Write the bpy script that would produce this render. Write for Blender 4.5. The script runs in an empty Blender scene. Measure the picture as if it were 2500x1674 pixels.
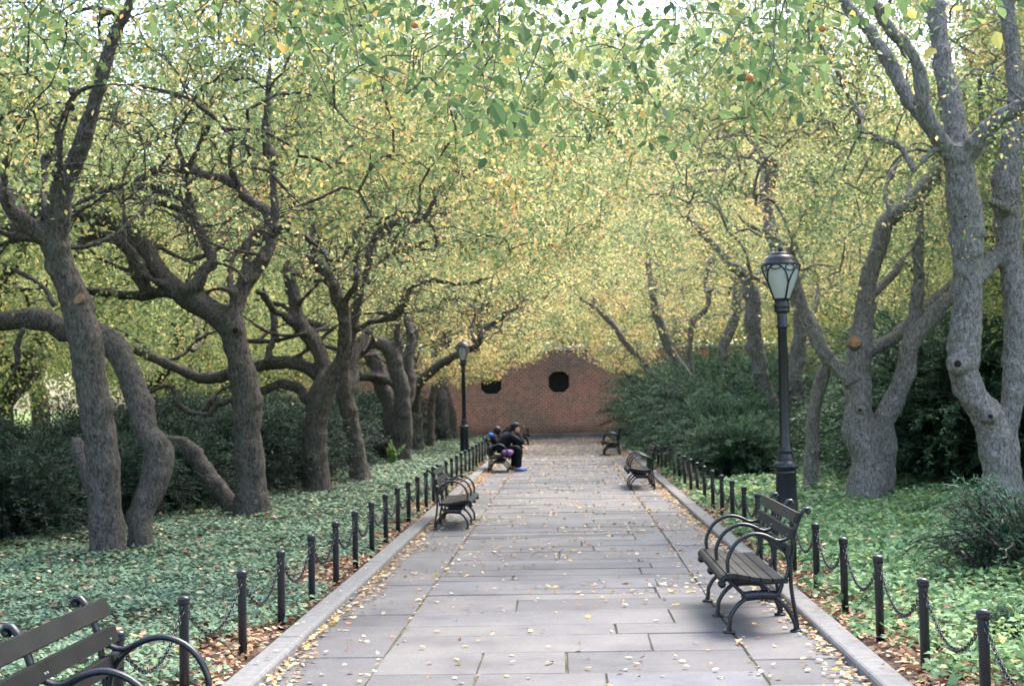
import bpy, math, random
import numpy as np
from mathutils import Matrix, Vector

SC = bpy.context.scene
COL = SC.collection
R = math.radians
rng = np.random.default_rng(11)
random.seed(11)

# ------------------------------------------------------------------ camera
FPX = 3630.0                       # focal length in pixels of the 2500 px wide photograph
EYE = np.array([0.0, 0.0, 1.6])
def _axes(roll=1.1, vp=(1381, 964)):
    r = R(roll); ox = vp[0]-1250; oy = -(vp[1]-837)
    a = ox*math.cos(r)+oy*math.sin(r); b = -ox*math.sin(r)+oy*math.cos(r)
    q = math.atan2(a, FPX); p = math.atan2(-b, math.hypot(FPX, a))
    F = np.array([-math.sin(q)*math.cos(p), math.cos(q)*math.cos(p), math.sin(p)])
    R0 = np.array([math.cos(q), math.sin(q), 0.0]); U0 = np.cross(R0, F)
    return F, math.cos(r)*R0-math.sin(r)*U0, math.sin(r)*R0+math.cos(r)*U0
FW, RT, UP = _axes()
def at_y(sx, sy, Y):
    d = FW*FPX+RT*(sx-1250)+UP*(837-sy)
    return EYE+d*(Y/d[1])
def proj(P):
    d = np.asarray(P)-EYE
    z = np.maximum(d@FW, 1e-3)
    return 1250+FPX*(d@RT)/z, 837-FPX*(d@UP)/z

cam = bpy.data.cameras.new("camera"); camo = bpy.data.objects.new("camera", cam); COL.objects.link(camo)
m = Matrix(((RT[0], UP[0], -FW[0], 0), (RT[1], UP[1], -FW[1], 0), (RT[2], UP[2], -FW[2], EYE[2]), (0, 0, 0, 1)))
camo.matrix_world = m
cam.sensor_width = 36; cam.lens = FPX/2500*36; cam.clip_end = 1000
cam.dof.use_dof = True; cam.dof.focus_distance = 7.0; cam.dof.aperture_fstop = 5.8
SC.camera = camo

# ------------------------------------------------------------------ light
SUN_EL, SUN_AZ = 55, 40            # azimuth from +Y towards +X
W = bpy.data.worlds.new("World"); SC.world = W; W.use_nodes = True
nt = W.node_tree; bg = nt.nodes["Background"]
sky = nt.nodes.new("ShaderNodeTexSky"); sky.sky_type = 'NISHITA'; sky.sun_disc = False
sky.sun_elevation = R(SUN_EL); sky.sun_rotation = R(SUN_AZ); sky.dust_density = 3.0; sky.air_density = 1.0; sky.ozone_density = 1.0
nt.links.new(sky.outputs[0], bg.inputs[0]); bg.inputs[1].default_value = 0.15
sun = bpy.data.lights.new("sun", 'SUN'); suno = bpy.data.objects.new("sun", sun); COL.objects.link(suno)
sun.energy = 1.4; sun.angle = R(35); sun.color = (1, .96, .90)
sd = Vector((math.sin(R(SUN_AZ))*math.cos(R(SUN_EL)), math.cos(R(SUN_AZ))*math.cos(R(SUN_EL)), math.sin(R(SUN_EL))))
suno.rotation_euler = sd.to_track_quat('Z', 'Y').to_euler()
SC.view_settings.view_transform = 'Standard'; SC.view_settings.look = 'None'
SC.view_settings.exposure = 2.42; SC.view_settings.gamma = 1
cy = SC.cycles
cy.max_bounces = 6; cy.diffuse_bounces = 3; cy.glossy_bounces = 2; cy.transmission_bounces = 5; cy.transparent_max_bounces = 4
cy.use_denoising = True; cy.sample_clamp_indirect = 6; cy.caustics_reflective = False; cy.caustics_refractive = False

# ------------------------------------------------------------------ materials
def new_mat(name):
    mt = bpy.data.materials.new(name); mt.use_nodes = True
    return mt, mt.node_tree, mt.node_tree.nodes["Principled BSDF"]
def ramp(nt, stops):
    r = nt.nodes.new("ShaderNodeValToRGB"); e = r.color_ramp.elements
    while len(e) > 1: e.remove(e[-1])
    e[0].position = stops[0][0]; e[0].color = (*stops[0][1], 1)
    for p, c in stops[1:]:
        k = e.new(p); k.color = (*c, 1)
    return r
def coords(nt, scale=(1, 1, 1), obj=True):
    tc = nt.nodes.new("ShaderNodeTexCoord"); mp = nt.nodes.new("ShaderNodeMapping")
    mp.inputs['Scale'].default_value = scale
    nt.links.new(tc.outputs['Object' if obj else 'Generated'], mp.inputs[0]); return mp.outputs[0]
def noise(nt, vec, scale, detail=4, rough=.55):
    n = nt.nodes.new("ShaderNodeTexNoise"); n.inputs['Scale'].default_value = scale
    n.inputs['Detail'].default_value = detail; n.inputs['Roughness'].default_value = rough
    nt.links.new(vec, n.inputs['Vector']); return n.outputs['Fac']
def bump(nt, fac, bsdf, strength=.4, dist=.02):
    b = nt.nodes.new("ShaderNodeBump"); b.inputs['Strength'].default_value = strength; b.inputs['Distance'].default_value = dist
    nt.links.new(fac, b.inputs['Height']); nt.links.new(b.outputs[0], bsdf.inputs['Normal'])
def mixc(nt, fac, a, b, mode='MIX'):
    mx = nt.nodes.new("ShaderNodeMix"); mx.data_type = 'RGBA'; mx.blend_type = mode
    for s, v in ((0, fac), (6, a), (7, b)):
        if isinstance(v, (int, float)): mx.inputs[s].default_value = v
        elif isinstance(v, tuple): mx.inputs[s].default_value = (*v, 1)
        else: nt.links.new(v, mx.inputs[s])
    return mx.outputs[2]
def attr(nt, name):
    a = nt.nodes.new("ShaderNodeAttribute"); a.attribute_name = name; return a.outputs['Fac']

def leaf_mat(name, stops, trans=.45, rough=.45, spec=.4, tboost=1.0):
    mt, nt, b = new_mat(name)
    r = ramp(nt, stops); nt.links.new(attr(nt, 'hue'), r.inputs[0])
    nt.links.new(r.outputs[0], b.inputs['Base Color']); b.inputs['Roughness'].default_value = rough
    b.inputs['Specular IOR Level'].default_value = spec
    if trans > 0:
        t = nt.nodes.new("ShaderNodeBsdfTranslucent")
        g = nt.nodes.new("ShaderNodeGamma"); g.inputs[1].default_value = .72
        nt.links.new(r.outputs[0], g.inputs[0]); nt.links.new(g.outputs[0], t.inputs[0])
        mx = nt.nodes.new("ShaderNodeMixShader"); mx.inputs[0].default_value = trans
        nt.links.new(b.outputs[0], mx.inputs[1]); nt.links.new(t.outputs[0], mx.inputs[2])
        nt.links.new(mx.outputs[0], nt.nodes["Material Output"].inputs[0])
    return mt
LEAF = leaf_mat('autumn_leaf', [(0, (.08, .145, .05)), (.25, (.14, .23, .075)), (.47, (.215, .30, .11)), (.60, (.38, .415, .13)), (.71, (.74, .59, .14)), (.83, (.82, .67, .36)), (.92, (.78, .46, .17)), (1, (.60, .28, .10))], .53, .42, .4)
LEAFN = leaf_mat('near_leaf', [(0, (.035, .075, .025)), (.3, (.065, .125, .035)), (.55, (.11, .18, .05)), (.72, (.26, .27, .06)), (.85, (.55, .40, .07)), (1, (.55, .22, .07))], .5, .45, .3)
LEAFG = leaf_mat('lawn_tree_leaf', [(0, (.08, .145, .045)), (.4, (.165, .25, .075)), (.66, (.34, .38, .10)), (.86, (.58, .49, .15)), (1, (.66, .42, .13))], .55, .45, .35)
IVY = leaf_mat('ivy_leaf', [(0, (.05, .11, .08)), (.4, (.135, .215, .125)), (.7, (.21, .30, .18)), (.88, (.10, .24, .08)), (1, (.26, .32, .10))], .15, .55, .3)
IVYR = leaf_mat('ground_ivy_leaf', [(0, (.05, .12, .05)), (.4, (.11, .22, .09)), (.7, (.18, .32, .13)), (.9, (.22, .36, .09)), (1, (.4, .42, .12))], .25, .55, .3)
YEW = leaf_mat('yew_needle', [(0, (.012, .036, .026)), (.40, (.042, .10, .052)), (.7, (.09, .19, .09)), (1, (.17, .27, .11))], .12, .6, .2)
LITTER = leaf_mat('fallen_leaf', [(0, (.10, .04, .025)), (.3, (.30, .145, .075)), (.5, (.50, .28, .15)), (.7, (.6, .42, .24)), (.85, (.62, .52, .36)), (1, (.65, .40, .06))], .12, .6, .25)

YEW_SHADED = leaf_mat('shaded_yew_needle', [(0, (.008, .022, .015)), (.45, (.02, .05, .033)), (.8, (.04, .09, .05)), (1, (.14, .19, .07))], .1, .6, .2)  # darker copy of the yew needles: left hedge's deep shade put into the colour
def bark_mat(name, dark, lite, green, gfac):
    mt, nt, b = new_mat(name)
    v = coords(nt, (1, 1, .4)); n1 = noise(nt, v, 30, 6, .72); n2 = noise(nt, coords(nt), 3.2, 3); n3 = noise(nt, coords(nt, (1, 1, .45)), 62, 4, .65)
    ax_ = nt.nodes.new('ShaderNodeMath'); ax_.operation = 'MULTIPLY_ADD'; ax_.inputs[1].default_value = .55
    ay_ = nt.nodes.new('ShaderNodeMath'); ay_.operation = 'MULTIPLY'; ay_.inputs[1].default_value = .45
    nt.links.new(n3, ay_.inputs[0]); nt.links.new(n1, ax_.inputs[0]); nt.links.new(ay_.outputs[0], ax_.inputs[2])
    r = ramp(nt, [(.40, dark), (.5, tuple(.55*a_+.45*b_ for a_, b_ in zip(dark, lite))), (.60, lite)]); nt.links.new(ax_.outputs[0], r.inputs[0])
    r2 = ramp(nt, [(.42, (0, 0, 0)), (.66, (1, 1, 1))]); nt.links.new(n2, r2.inputs[0])
    mg = nt.nodes.new("ShaderNodeMath"); mg.operation = 'MULTIPLY'; mg.inputs[1].default_value = gfac
    nt.links.new(r2.outputs[0], mg.inputs[0])
    c = mixc(nt, mg.outputs[0], r.outputs[0], green)
    nt.links.new(c, b.inputs['Base Color']); b.inputs['Roughness'].default_value = .9; b.inputs['Specular IOR Level'].default_value = .2
    ad = nt.nodes.new("ShaderNodeMath"); ad.operation = 'ADD'; nt.links.new(n1, ad.inputs[0]); nt.links.new(n3, ad.inputs[1])
    bump(nt, ad.outputs[0], b, 1.0, .07)
    return mt
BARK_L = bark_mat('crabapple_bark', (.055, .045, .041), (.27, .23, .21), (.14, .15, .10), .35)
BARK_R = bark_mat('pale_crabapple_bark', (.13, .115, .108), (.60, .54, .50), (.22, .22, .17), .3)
def plain(name, col, rough=.6, spec=.4, var=.25, nscale=8, bs=0.0, metal=0.0):
    mt, nt, b = new_mat(name)
    n = noise(nt, coords(nt), nscale, 5)
    r = ramp(nt, [(.3, tuple(c*(1-var) for c in col)), (.7, tuple(min(1, c*(1+var)) for c in col))]); nt.links.new(n, r.inputs[0])
    nt.links.new(r.outputs[0], b.inputs['Base Color']); b.inputs['Roughness'].default_value = rough
    b.inputs['Specular IOR Level'].default_value = spec; b.inputs['Metallic'].default_value = metal
    if bs: bump(nt, n, b, bs, .01)
    return mt
CUTOLD = plain('old_cut_wood', (.20, .12, .075), .85, .15, .4, 30)
CUT = plain('cut_wood', (.36, .17, .085), .8, .2, .4, 30)
HOLE = plain('hollow_wood', (.03, .02, .015), .95, .1, .3, 20)
IRON = plain('black_iron', (.012, .0125, .017), .33, .5, .35, 14, .08)
SLAT = plain('dark_painted_slat', (.012, .0125, .012), .6, .2, .35, 5, .15)
SLATW = plain('weathered_slat', (.030, .029, .026), .7, .2, .3, 5, .15)
SOIL = plain('soil', (.075, .05, .04), .95, .15, .45, 9, .6)
LAWN = plain('lawn', (.12, .17, .045), .95, .15, .4, .5, .2)
KERB = plain('kerb_stone', (.185, .18, .175), .85, .25, .18, 14, .25)
JOINT = plain('mossy_joint', (.10, .10, .065), .95, .1, .6, 2.2, .5)
COPING = plain('coping_stone', (.42, .41, .42), .8, .3, .2, 4, .2)
PLINTH = plain('plinth_stone', (.19, .18, .165), .85, .25, .25, 2, .2)
GRILLE = plain('window_grille', (.02, .02, .02), .5, .4, .3, 10)
DARK = plain('window_dark', (.012, .013, .013), .6, .3, .3, 3)
JACKET = plain('black_jacket', (.010, .011, .016), .75, .2, .4, 14, .6)
TROUS = plain('navy_trousers', (.007, .009, .018), .8, .2, .3, 18, .3)
SKIN = plain('skin', (.42, .23, .16), .5, .4, .1, 10)
HAIR = plain('dark_hair', (.02, .016, .014), .55, .4, .4, 40, .8)
CAPM = plain('black_cap', (.015, .017, .022), .7, .3, .3, 30, .2)
SHOEB = plain('blue_shoe', (.13, .20, .50), .5, .4, .25, 20)
SHOEP = plain('rose_shoe', (.30, .12, .13), .5, .4, .25, 20)
BLUE = plain('blue_hood', (.03, .17, .68), .6, .3, .25, 12)
MAUVE = plain('mauve_purse', (.47, .22, .50), .5, .4, .15, 12)
mt, nt_, b_ = new_mat('frosted_globe'); GLOBE = mt
nn = noise(nt_, coords(nt_), 5); rr_ = ramp(nt_, [(.3, (.62, .63, .60)), (.7, (.74, .75, .73))]); nt_.links.new(nn, rr_.inputs[0]); nt_.links.new(rr_.outputs[0], b_.inputs['Base Color'])
b_.inputs['Roughness'].default_value = .25
tt = nt_.nodes.new("ShaderNodeBsdfTranslucent"); tt.inputs[0].default_value = (.85, .86, .83, 1)
mxs = nt_.nodes.new("ShaderNodeMixShader"); mxs.inputs[0].default_value = .5
nt_.links.new(b_.outputs[0], mxs.inputs[1]); nt_.links.new(tt.outputs[0], mxs.inputs[2]); nt_.links.new(mxs.outputs[0], nt_.nodes["Material Output"].inputs[0])
# flagstones: one tone per slab (attribute) with mineral mottling
STONE, nt_, b_ = new_mat('bluestone')
rs = ramp(nt_, [(0, (.090, .087, .090)), (.35, (.120, .115, .117)), (.6, (.140, .132, .130)), (.8, (.122, .121, .137)), (1, (.152, .144, .142))]); nt_.links.new(attr(nt_, 'hue'), rs.inputs[0])
v_ = coords(nt_); n1 = noise(nt_, v_, 1.3, 7, .68); n2 = noise(nt_, v_, 38, 4)
r1 = ramp(nt_, [(.36, (.66, .66, .69)), (.47, (.93, .92, .93)), (.53, (1.02, 1.01, 1.0)), (.64, (1.22, 1.18, 1.12))]); nt_.links.new(n1, r1.inputs[0])
r2 = ramp(nt_, [(.3, (.82, .82, .82)), (.7, (1.1, 1.1, 1.1))]); nt_.links.new(n2, r2.inputs[0])
c_ = mixc(nt_, 1.0, mixc(nt_, 1.0, rs.outputs[0], r1.outputs[0], 'MULTIPLY'), r2.outputs[0], 'MULTIPLY')
nt_.links.new(c_, b_.inputs['Base Color']); b_.inputs['Roughness'].default_value = .62; b_.inputs['Specular IOR Level'].default_value = .4
bump(nt_, n2, b_, .25, .006)
# brick
BRICK, nt_, b_ = new_mat('red_brick')
tc = nt_.nodes.new("ShaderNodeTexCoord"); sp = nt_.nodes.new("ShaderNodeSeparateXYZ"); cb = nt_.nodes.new("ShaderNodeCombineXYZ")
nt_.links.new(tc.outputs['Object'], sp.inputs[0]); nt_.links.new(sp.outputs[0], cb.inputs[0]); nt_.links.new(sp.outputs[2], cb.inputs[1])
bt = nt_.nodes.new("ShaderNodeTexBrick"); nt_.links.new(cb.outputs[0], bt.inputs['Vector'])
bt.inputs['Scale'].default_value = 1; bt.inputs['Brick Width'].default_value = .21; bt.inputs['Row Height'].default_value = .08; bt.inputs['Mortar Size'].default_value = .011
bt.inputs['Color1'].default_value = (.56, .245, .15, 1); bt.inputs['Color2'].default_value = (.36, .155, .10, 1); bt.inputs['Mortar'].default_value = (.66, .56, .46, 1); bt.inputs['Bias'].default_value = -.1
n1 = noise(nt_, coords(nt_), .55, 5, .6); r1 = ramp(nt_, [(.36, (.72, .80, .80)), (.62, (1.25, .95, .93))]); nt_.links.new(n1, r1.inputs[0])
n2 = noise(nt_, coords(nt_), 5, 5, .7); r2 = ramp(nt_, [(.3, (.72, .72, .72)), (.7, (1.2, 1.15, 1.1))]); nt_.links.new(n2, r2.inputs[0])
c_ = mixc(nt_, 1.0, mixc(nt_, 1.0, bt.outputs[0], r1.outputs[0], 'MULTIPLY'), r2.outputs[0], 'MULTIPLY')
# damp stain band low on the wall
rz = ramp(nt_, [(0, (.45, .45, .42)), (.10, (.5, .5, .46)), (.2, (1, 1, 1)), (.5, (1, 1, 1)), (.85, (.72, .78, .78))])
mz = nt_.nodes.new("ShaderNodeMath"); mz.operation = 'MULTIPLY'; mz.inputs[1].default_value = .3; nt_.links.new(sp.outputs[2], mz.inputs[0])
nz = nt_.nodes.new("ShaderNodeMath"); nz.operation = 'MULTIPLY_ADD'; nz.inputs[1].default_value = .08; nt_.links.new(n1, nz.inputs[0]); nt_.links.new(mz.outputs[0], nz.inputs[2]); nt_.links.new(nz.outputs[0], rz.inputs[0])
c_ = mixc(nt_, 1.0, c_, rz.outputs[0], 'MULTIPLY')
nt_.links.new(c_, b_.inputs['Base Color']); b_.inputs['Roughness'].default_value = .85; bump(nt_, bt.outputs['Fac'], b_, -.4, .01)

# ------------------------------------------------------------------ mesh helpers
class Acc:
    """collects verts and faces of any size and links them as ONE mesh object"""
    def __init__(s): s.v = []; s.n = 0; s.f = []; s.hue = []
    def add(s, verts, faces, mi=0, hue=0.5, smooth=True):
        verts = np.asarray(verts, dtype=np.float32).reshape(-1, 3); faces = np.asarray(faces, dtype=np.int32)
        s.v.append(verts); s.f.append((faces+s.n, mi, smooth))
        h = np.full(len(verts), hue, dtype=np.float32) if np.isscalar(hue) else np.asarray(hue, dtype=np.float32)
        s.hue.append(h); s.n += len(verts)
    def mesh(s, name, mats):
        me = bpy.data.meshes.new(name)
        V = np.concatenate(s.v); me.vertices.add(len(V)); me.vertices.foreach_set('co', V.ravel())
        li = np.concatenate([f.ravel() for f, _, _ in s.f]); cnt = np.concatenate([np.full(len(f), f.shape[1], np.int32) for f, _, _ in s.f])
        me.loops.add(len(li)); me.loops.foreach_set('vertex_index', li)
        me.polygons.add(len(cnt)); st = np.zeros(len(cnt), np.int32); st[1:] = np.cumsum(cnt)[:-1]
        me.polygons.foreach_set('loop_start', st)
        me.polygons.foreach_set('material_index', np.concatenate([np.full(len(f), mi, np.int32) for f, mi, _ in s.f]))
        me.polygons.foreach_set('use_smooth', np.concatenate([np.full(len(f), sm, bool) for f, _, sm in s.f]))
        a = me.attributes.new('hue', 'FLOAT', 'POINT'); a.data.foreach_set('value', np.concatenate(s.hue))
        for mt in mats: me.materials.append(mt)
        me.update(calc_edges=True); me.validate()
        return me
    def obj(s, name, mats, parent=None):
        if not isinstance(mats, (list, tuple)): mats = [mats]
        return link(name, s.mesh(name, mats), parent)
def link(name, me, parent=None):
    o = bpy.data.objects.new(name, me); COL.objects.link(o)
    if parent: o.parent = parent
    return o
def thing(name, label, cat, loc=(0, 0, 0), rz=0.0, group=None):
    o = bpy.data.objects.new(name, None); COL.objects.link(o); o.empty_display_size = .2
    o.location = loc; o.rotation_euler = (0, 0, rz); return tag(o, label, cat, group)
def tag(o, label, cat, group=None, kind=None):
    o['label'] = label; o['category'] = cat
    if group: o['group'] = group
    if kind: o['kind'] = kind
    return o
def dup(o, parent=None):
    c = o.copy(); COL.objects.link(c)
    if parent is not None: c.parent = parent
    for ch in list(o.children): dup(ch, c)
    return c
def structure(o): o['kind'] = 'structure'; return o

def unit(v): return v/np.maximum(np.linalg.norm(v, axis=-1, keepdims=True), 1e-9)
def resample(P, step):
    """Catmull-Rom through rows of P (first three columns are the position)"""
    P = np.asarray(P, float)
    if len(P) < 2: return P
    Q = np.vstack([2*P[0]-P[1], P, 2*P[-1]-P[-2]]); out = []
    for i in range(1, len(Q)-2):
        n = max(1, int(np.linalg.norm(Q[i+1, :3]-Q[i, :3])/step+.5)); t = (np.arange(n)/n)[:, None]
        a, b, c, d = Q[i-1], Q[i], Q[i+1], Q[i+2]
        out.append(.5*(2*b+(c-a)*t+(2*a-5*b+4*c-d)*t**2+(3*b-3*c+d-a)*t**3))
    out.append(Q[-2][None]); return np.vstack(out)
def wob(P, f, s=0.0):
    """smooth pseudo-noise in about -1..1"""
    x, y, z = P[..., 0], P[..., 1], P[..., 2]
    return (np.sin(f*(1.0*x+1.7*y-.6*z)+s)+np.sin(f*(-1.3*x+.8*y+1.1*z)*1.37+2.1+s*1.7)+np.sin(f*(.7*x-1.1*y+1.9*z)*1.83+4.2+s*.6))/3
def tube(acc, P, r, sides=8, mi=0, rough=0.0, cap=True, hue=.5):
    P = np.asarray(P, float); n = len(P); r = np.broadcast_to(np.asarray(r, float), (n,))
    T = unit(np.gradient(P, axis=0)); mean = unit(P[-1]-P[0]+1e-6)
    ref = np.eye(3)[np.argmin(np.abs(mean))]
    N = unit(np.cross(T, ref)); B = np.cross(T, N)
    a = np.arange(sides)*2*np.pi/sides
    ring = P[:, None]+r[:, None, None]*(np.cos(a)[None, :, None]*N[:, None]+np.sin(a)[None, :, None]*B[:, None])
    if rough:
        d = wob(ring, 6)*.6+wob(ring, 15, 1.)*.4+wob(ring, 2.6, 3.)*.5
        ring = P[:, None]+(ring-P[:, None])*(1+rough*d)[..., None]
    i = np.arange(n-1)[:, None]*sides; j = np.arange(sides)[None]; k = (j+1) % sides
    F = np.stack([i+j, i+k, i+sides+k, i+sides+j], -1).reshape(-1, 4)
    acc.add(ring.reshape(-1, 3), F, mi, hue)
    if cap:
        tip = np.vstack([ring[-1], P[-1]+T[-1]*r[-1]*.4]); acc.add(tip, [[x, (x+1) % sides, sides] for x in range(sides)], mi, hue)
        bot = np.vstack([ring[0], P[0]]); acc.add(bot, [[(x+1) % sides, x, sides] for x in range(sides)], mi, hue)
def lathe(acc, prof, sides=24, mi=0, center=(0, 0, 0), flute=None):
    prof = np.asarray(prof, float); a = np.arange(sides)*2*np.pi/sides; n = len(prof)
    rad = prof[:, 0][:, None]*np.ones(sides)[None]
    if flute is not None: rad = rad*(1-np.asarray(flute)[:, None]*(np.arange(sides) % 2)[None])
    V = np.stack([rad*np.cos(a)[None]+center[0], rad*np.sin(a)[None]+center[1], prof[:, 1][:, None]*np.ones(sides)[None]+center[2]], -1)
    i = np.arange(n-1)[:, None]*sides; j = np.arange(sides)[None]; k = (j+1) % sides
    acc.add(V.reshape(-1, 3), np.stack([i+j, i+k, i+sides+k, i+sides+j], -1).reshape(-1, 4), mi)
def box(acc, lo, hi, bev=0.0, mi=0, hue=.5):
    lo = np.array(lo, float); hi = np.array(hi, float)
    if not bev:
        V = [[(lo, hi)[x][0], (lo, hi)[y][1], (lo, hi)[z][2]] for z in (0, 1) for y in (0, 1) for x in (0, 1)]
        acc.add(V, [[0, 2, 3, 1], [4, 5, 7, 6], [0, 1, 5, 4], [2, 6, 7, 3], [0, 4, 6, 2], [1, 3, 7, 5]], mi, hue, False); return
    L = []
    for z, e in ((lo[2], 0), (hi[2]-bev, 0), (hi[2], bev)):
        L += [[lo[0]+e, lo[1]+e, z], [hi[0]-e, lo[1]+e, z], [hi[0]-e, hi[1]-e, z], [lo[0]+e, hi[1]-e, z]]
    F = [[0, 3, 2, 1], [8, 9, 10, 11]]
    for k in (0, 4):
        for j in range(4): F.append([k+j, k+(j+1) % 4, k+4+(j+1) % 4, k+4+j])
    acc.add(L, F, mi, hue, False)

LEAF_HEX = np.array([[0, 0, 0], [.28, .5, .10], [.68, .42, .12], [1, 0, 0], [.68, -.42, .12], [.28, -.5, .10]])
LEAF_QUAD = np.array([[0, 0, 0], [.45, .5, .12], [1, 0, 0], [.45, -.5, .12]])
IVY_SHAPE = np.array([[0, 0, 0], [-.05, .42, .05], [.35, .55, .08], [.5, .26, .04], [1, 0, -.05], [.5, -.26, .04], [.35, -.55, .08], [-.05, -.42, .05]])
def leaves(acc, C, axis, nrm, length, width, hue, shape='quad', mi=0):
    n = len(C)
    if n == 0: return
    axis = unit(axis); side = unit(np.cross(nrm, axis)); nn = np.cross(axis, side)
    T = {'quad': LEAF_QUAD, 'hex': LEAF_HEX, 'ivy': IVY_SHAPE}[shape]; k = len(T)
    length = np.broadcast_to(length, (n,)); width = np.broadcast_to(width, (n,))
    V = (C[:, None]+T[None, :, 0, None]*axis[:, None]*length[:, None, None]+T[None, :, 1, None]*side[:, None]*width[:, None, None]+T[None, :, 2, None]*nn[:, None]*width[:, None, None])
    o = (np.arange(n)*k)[:, None]
    if shape == 'quad': F = o+np.array([[0, 1, 2, 3]])
    elif shape == 'hex': F = np.vstack([o+np.array([[0, 3, 2, 1]]), o+np.array([[0, 5, 4, 3]])])
    if shape == 'ivy':
        acc.add(V.reshape(-1, 3), o+np.array([[0, 1, 2, 3, 4, 5, 6, 7]]), mi, np.repeat(hue, k), False); return
    acc.add(V.reshape(-1, 3), F, mi, np.repeat(hue, k), False)

# ------------------------------------------------------------------ ground, path, kerbs
def sheet(name, x0, x1, y0, y1, z, mt, nx=2, ny=2, amp=0.0, f=.8):
    xs = np.linspace(x0, x1, nx); ys = np.linspace(y0, y1, ny); X, Y = np.meshgrid(xs, ys)
    P = np.stack([X, Y, np.full_like(X, z)], -1).reshape(-1, 3)
    if amp: P[:, 2] += amp*(wob(P, f)+.5*wob(P, f*3.1, 2.))
    i = (np.arange(ny-1)[:, None]*nx+np.arange(nx-1)[None]).ravel()
    a = Acc(); a.add(P, np.stack([i, i+1, i+nx+1, i+nx], -1)); return structure(a.obj(name, mt))
sheet('ground', -300, 300, -200, 400, -.05, LAWN)
XL, XR = -1.75, 1.62                       # inner faces of the two kerbs
WALL_Y = 56.4
sheet('soil_bed', -9.5, XL-.12, -3, WALL_Y-.02, .02, SOIL, 40, 160, .02)
sheet('soil_bed', XR+.12, 12, -3, WALL_Y-.02, .02, SOIL, 40, 160, .02)
a = Acc()
box(a, (-2.4, -4, -.04), (XR+.02, WALL_Y, -.012), mi=1)
def slab(x0, x1, y0, y1):
    g = .0035+.004*random.random(); dz = random.uniform(-.004, .004); t = random.uniform(-.0025, .0025)
    h = min(1, max(0, random.gauss(.5, .28)))
    b = .006; x0 += g; x1 -= g; y0 += g; y1 -= g; j = lambda: random.uniform(-.006, .006)
    c = [[x0+j(), y0+j()], [x1+j(), y0+j()], [x1+j(), y1+j()], [x0+j(), y1+j()]]; cx = (x0+x1)/2; cy_ = (y0+y1)/2
    V = []
    for z, e in ((-.03, 0), (-b+dz, 0), (dz, b)):
        for (x, y) in c: V.append([x+(e if x < cx else -e), y+(e if y < cy_ else -e), z+(t*(x-cx)+t*(y-cy_))*2])
    F = [[8, 9, 10, 11]]
    for k in (0, 4):
        for q in range(4): F.append([k+q, k+(q+1) % 4, k+4+(q+1) % 4, k+4+q])
    a.add(V, F, 0, h, False)
for (x0, x1) in ((XL, -1.16), (1.08, XR)):
    y = -3.0
    while y < WALL_Y-.1:
        d = random.choice((.45, .6, .8, 1.0, 1.3))*random.uniform(.9, 1.1); slab(x0, x1, y, min(y+d, WALL_Y-.03)); y += d
y = -3.0
while y < 7.3:                              # paving strip under the nearest left bench
    d = random.uniform(.5, 1.0); slab(-2.0, XL, y, min(y+d, 7.3)); y += d
y = -3.0
while y < WALL_Y-.1:
    d = random.choice((.34, .42, .5, .58, .7))*random.uniform(.92, 1.08); y1 = min(y+d, WALL_Y-.03)
    cuts = sorted(random.uniform(-.85, .8) for _ in range(random.choice((1, 1, 2))))
    if len(cuts) == 2 and cuts[1]-cuts[0] < .5: cuts = cuts[:1]
    xs = [-1.16]+cuts+[1.08]
    for q in range(len(xs)-1):
        if xs[q+1]-xs[q] > 1.2 and random.random() < .3 and d > .48:
            ym = y+d*random.uniform(.4, .6); slab(xs[q], xs[q+1], y, ym); slab(xs[q], xs[q+1], ym, y1)
        else: slab(xs[q], xs[q+1], y, y1)
    y = y1 if y1 >= WALL_Y-.05 else y+d
structure(a.obj('path', [STONE, JOINT]))
def kerb(x0, x1, y0, y1):
    a = Acc(); y = y0
    while y < y1:
        L = min(random.uniform(1.6, 2.4), y1-y); n = 8
        prof = [(x0, -.06), (x0, .042), (x0+.008, .056), (x0+.022, .062), (x1-.022, .062), (x1-.008, .056), (x1, .042), (x1, -.06)]
        V = []; dz = random.uniform(-.002, .002); dx = random.uniform(-.002, .002)
        for yy in (y+.004, y+L-.004):
            for (px, pz) in prof: V.append([px+dx, yy, pz+dz])
        F = [[k, k+8, k+9, k+1] for k in range(7)]; a.add(V, F, 0, .5, False)
        a.add(V[:8], [[0, 1, 2, 3, 4, 5, 6, 7]], 0, .5, False); a.add(V[8:], [[7, 6, 5, 4, 3, 2, 1, 0]], 0, .5, False)
        y += L
    return structure(a.obj('kerb', KERB))
kerb(XL-.17, XL, 7.3, WALL_Y-.1)
kerb(XR, XR+.17, -3, WALL_Y-.1)

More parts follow.
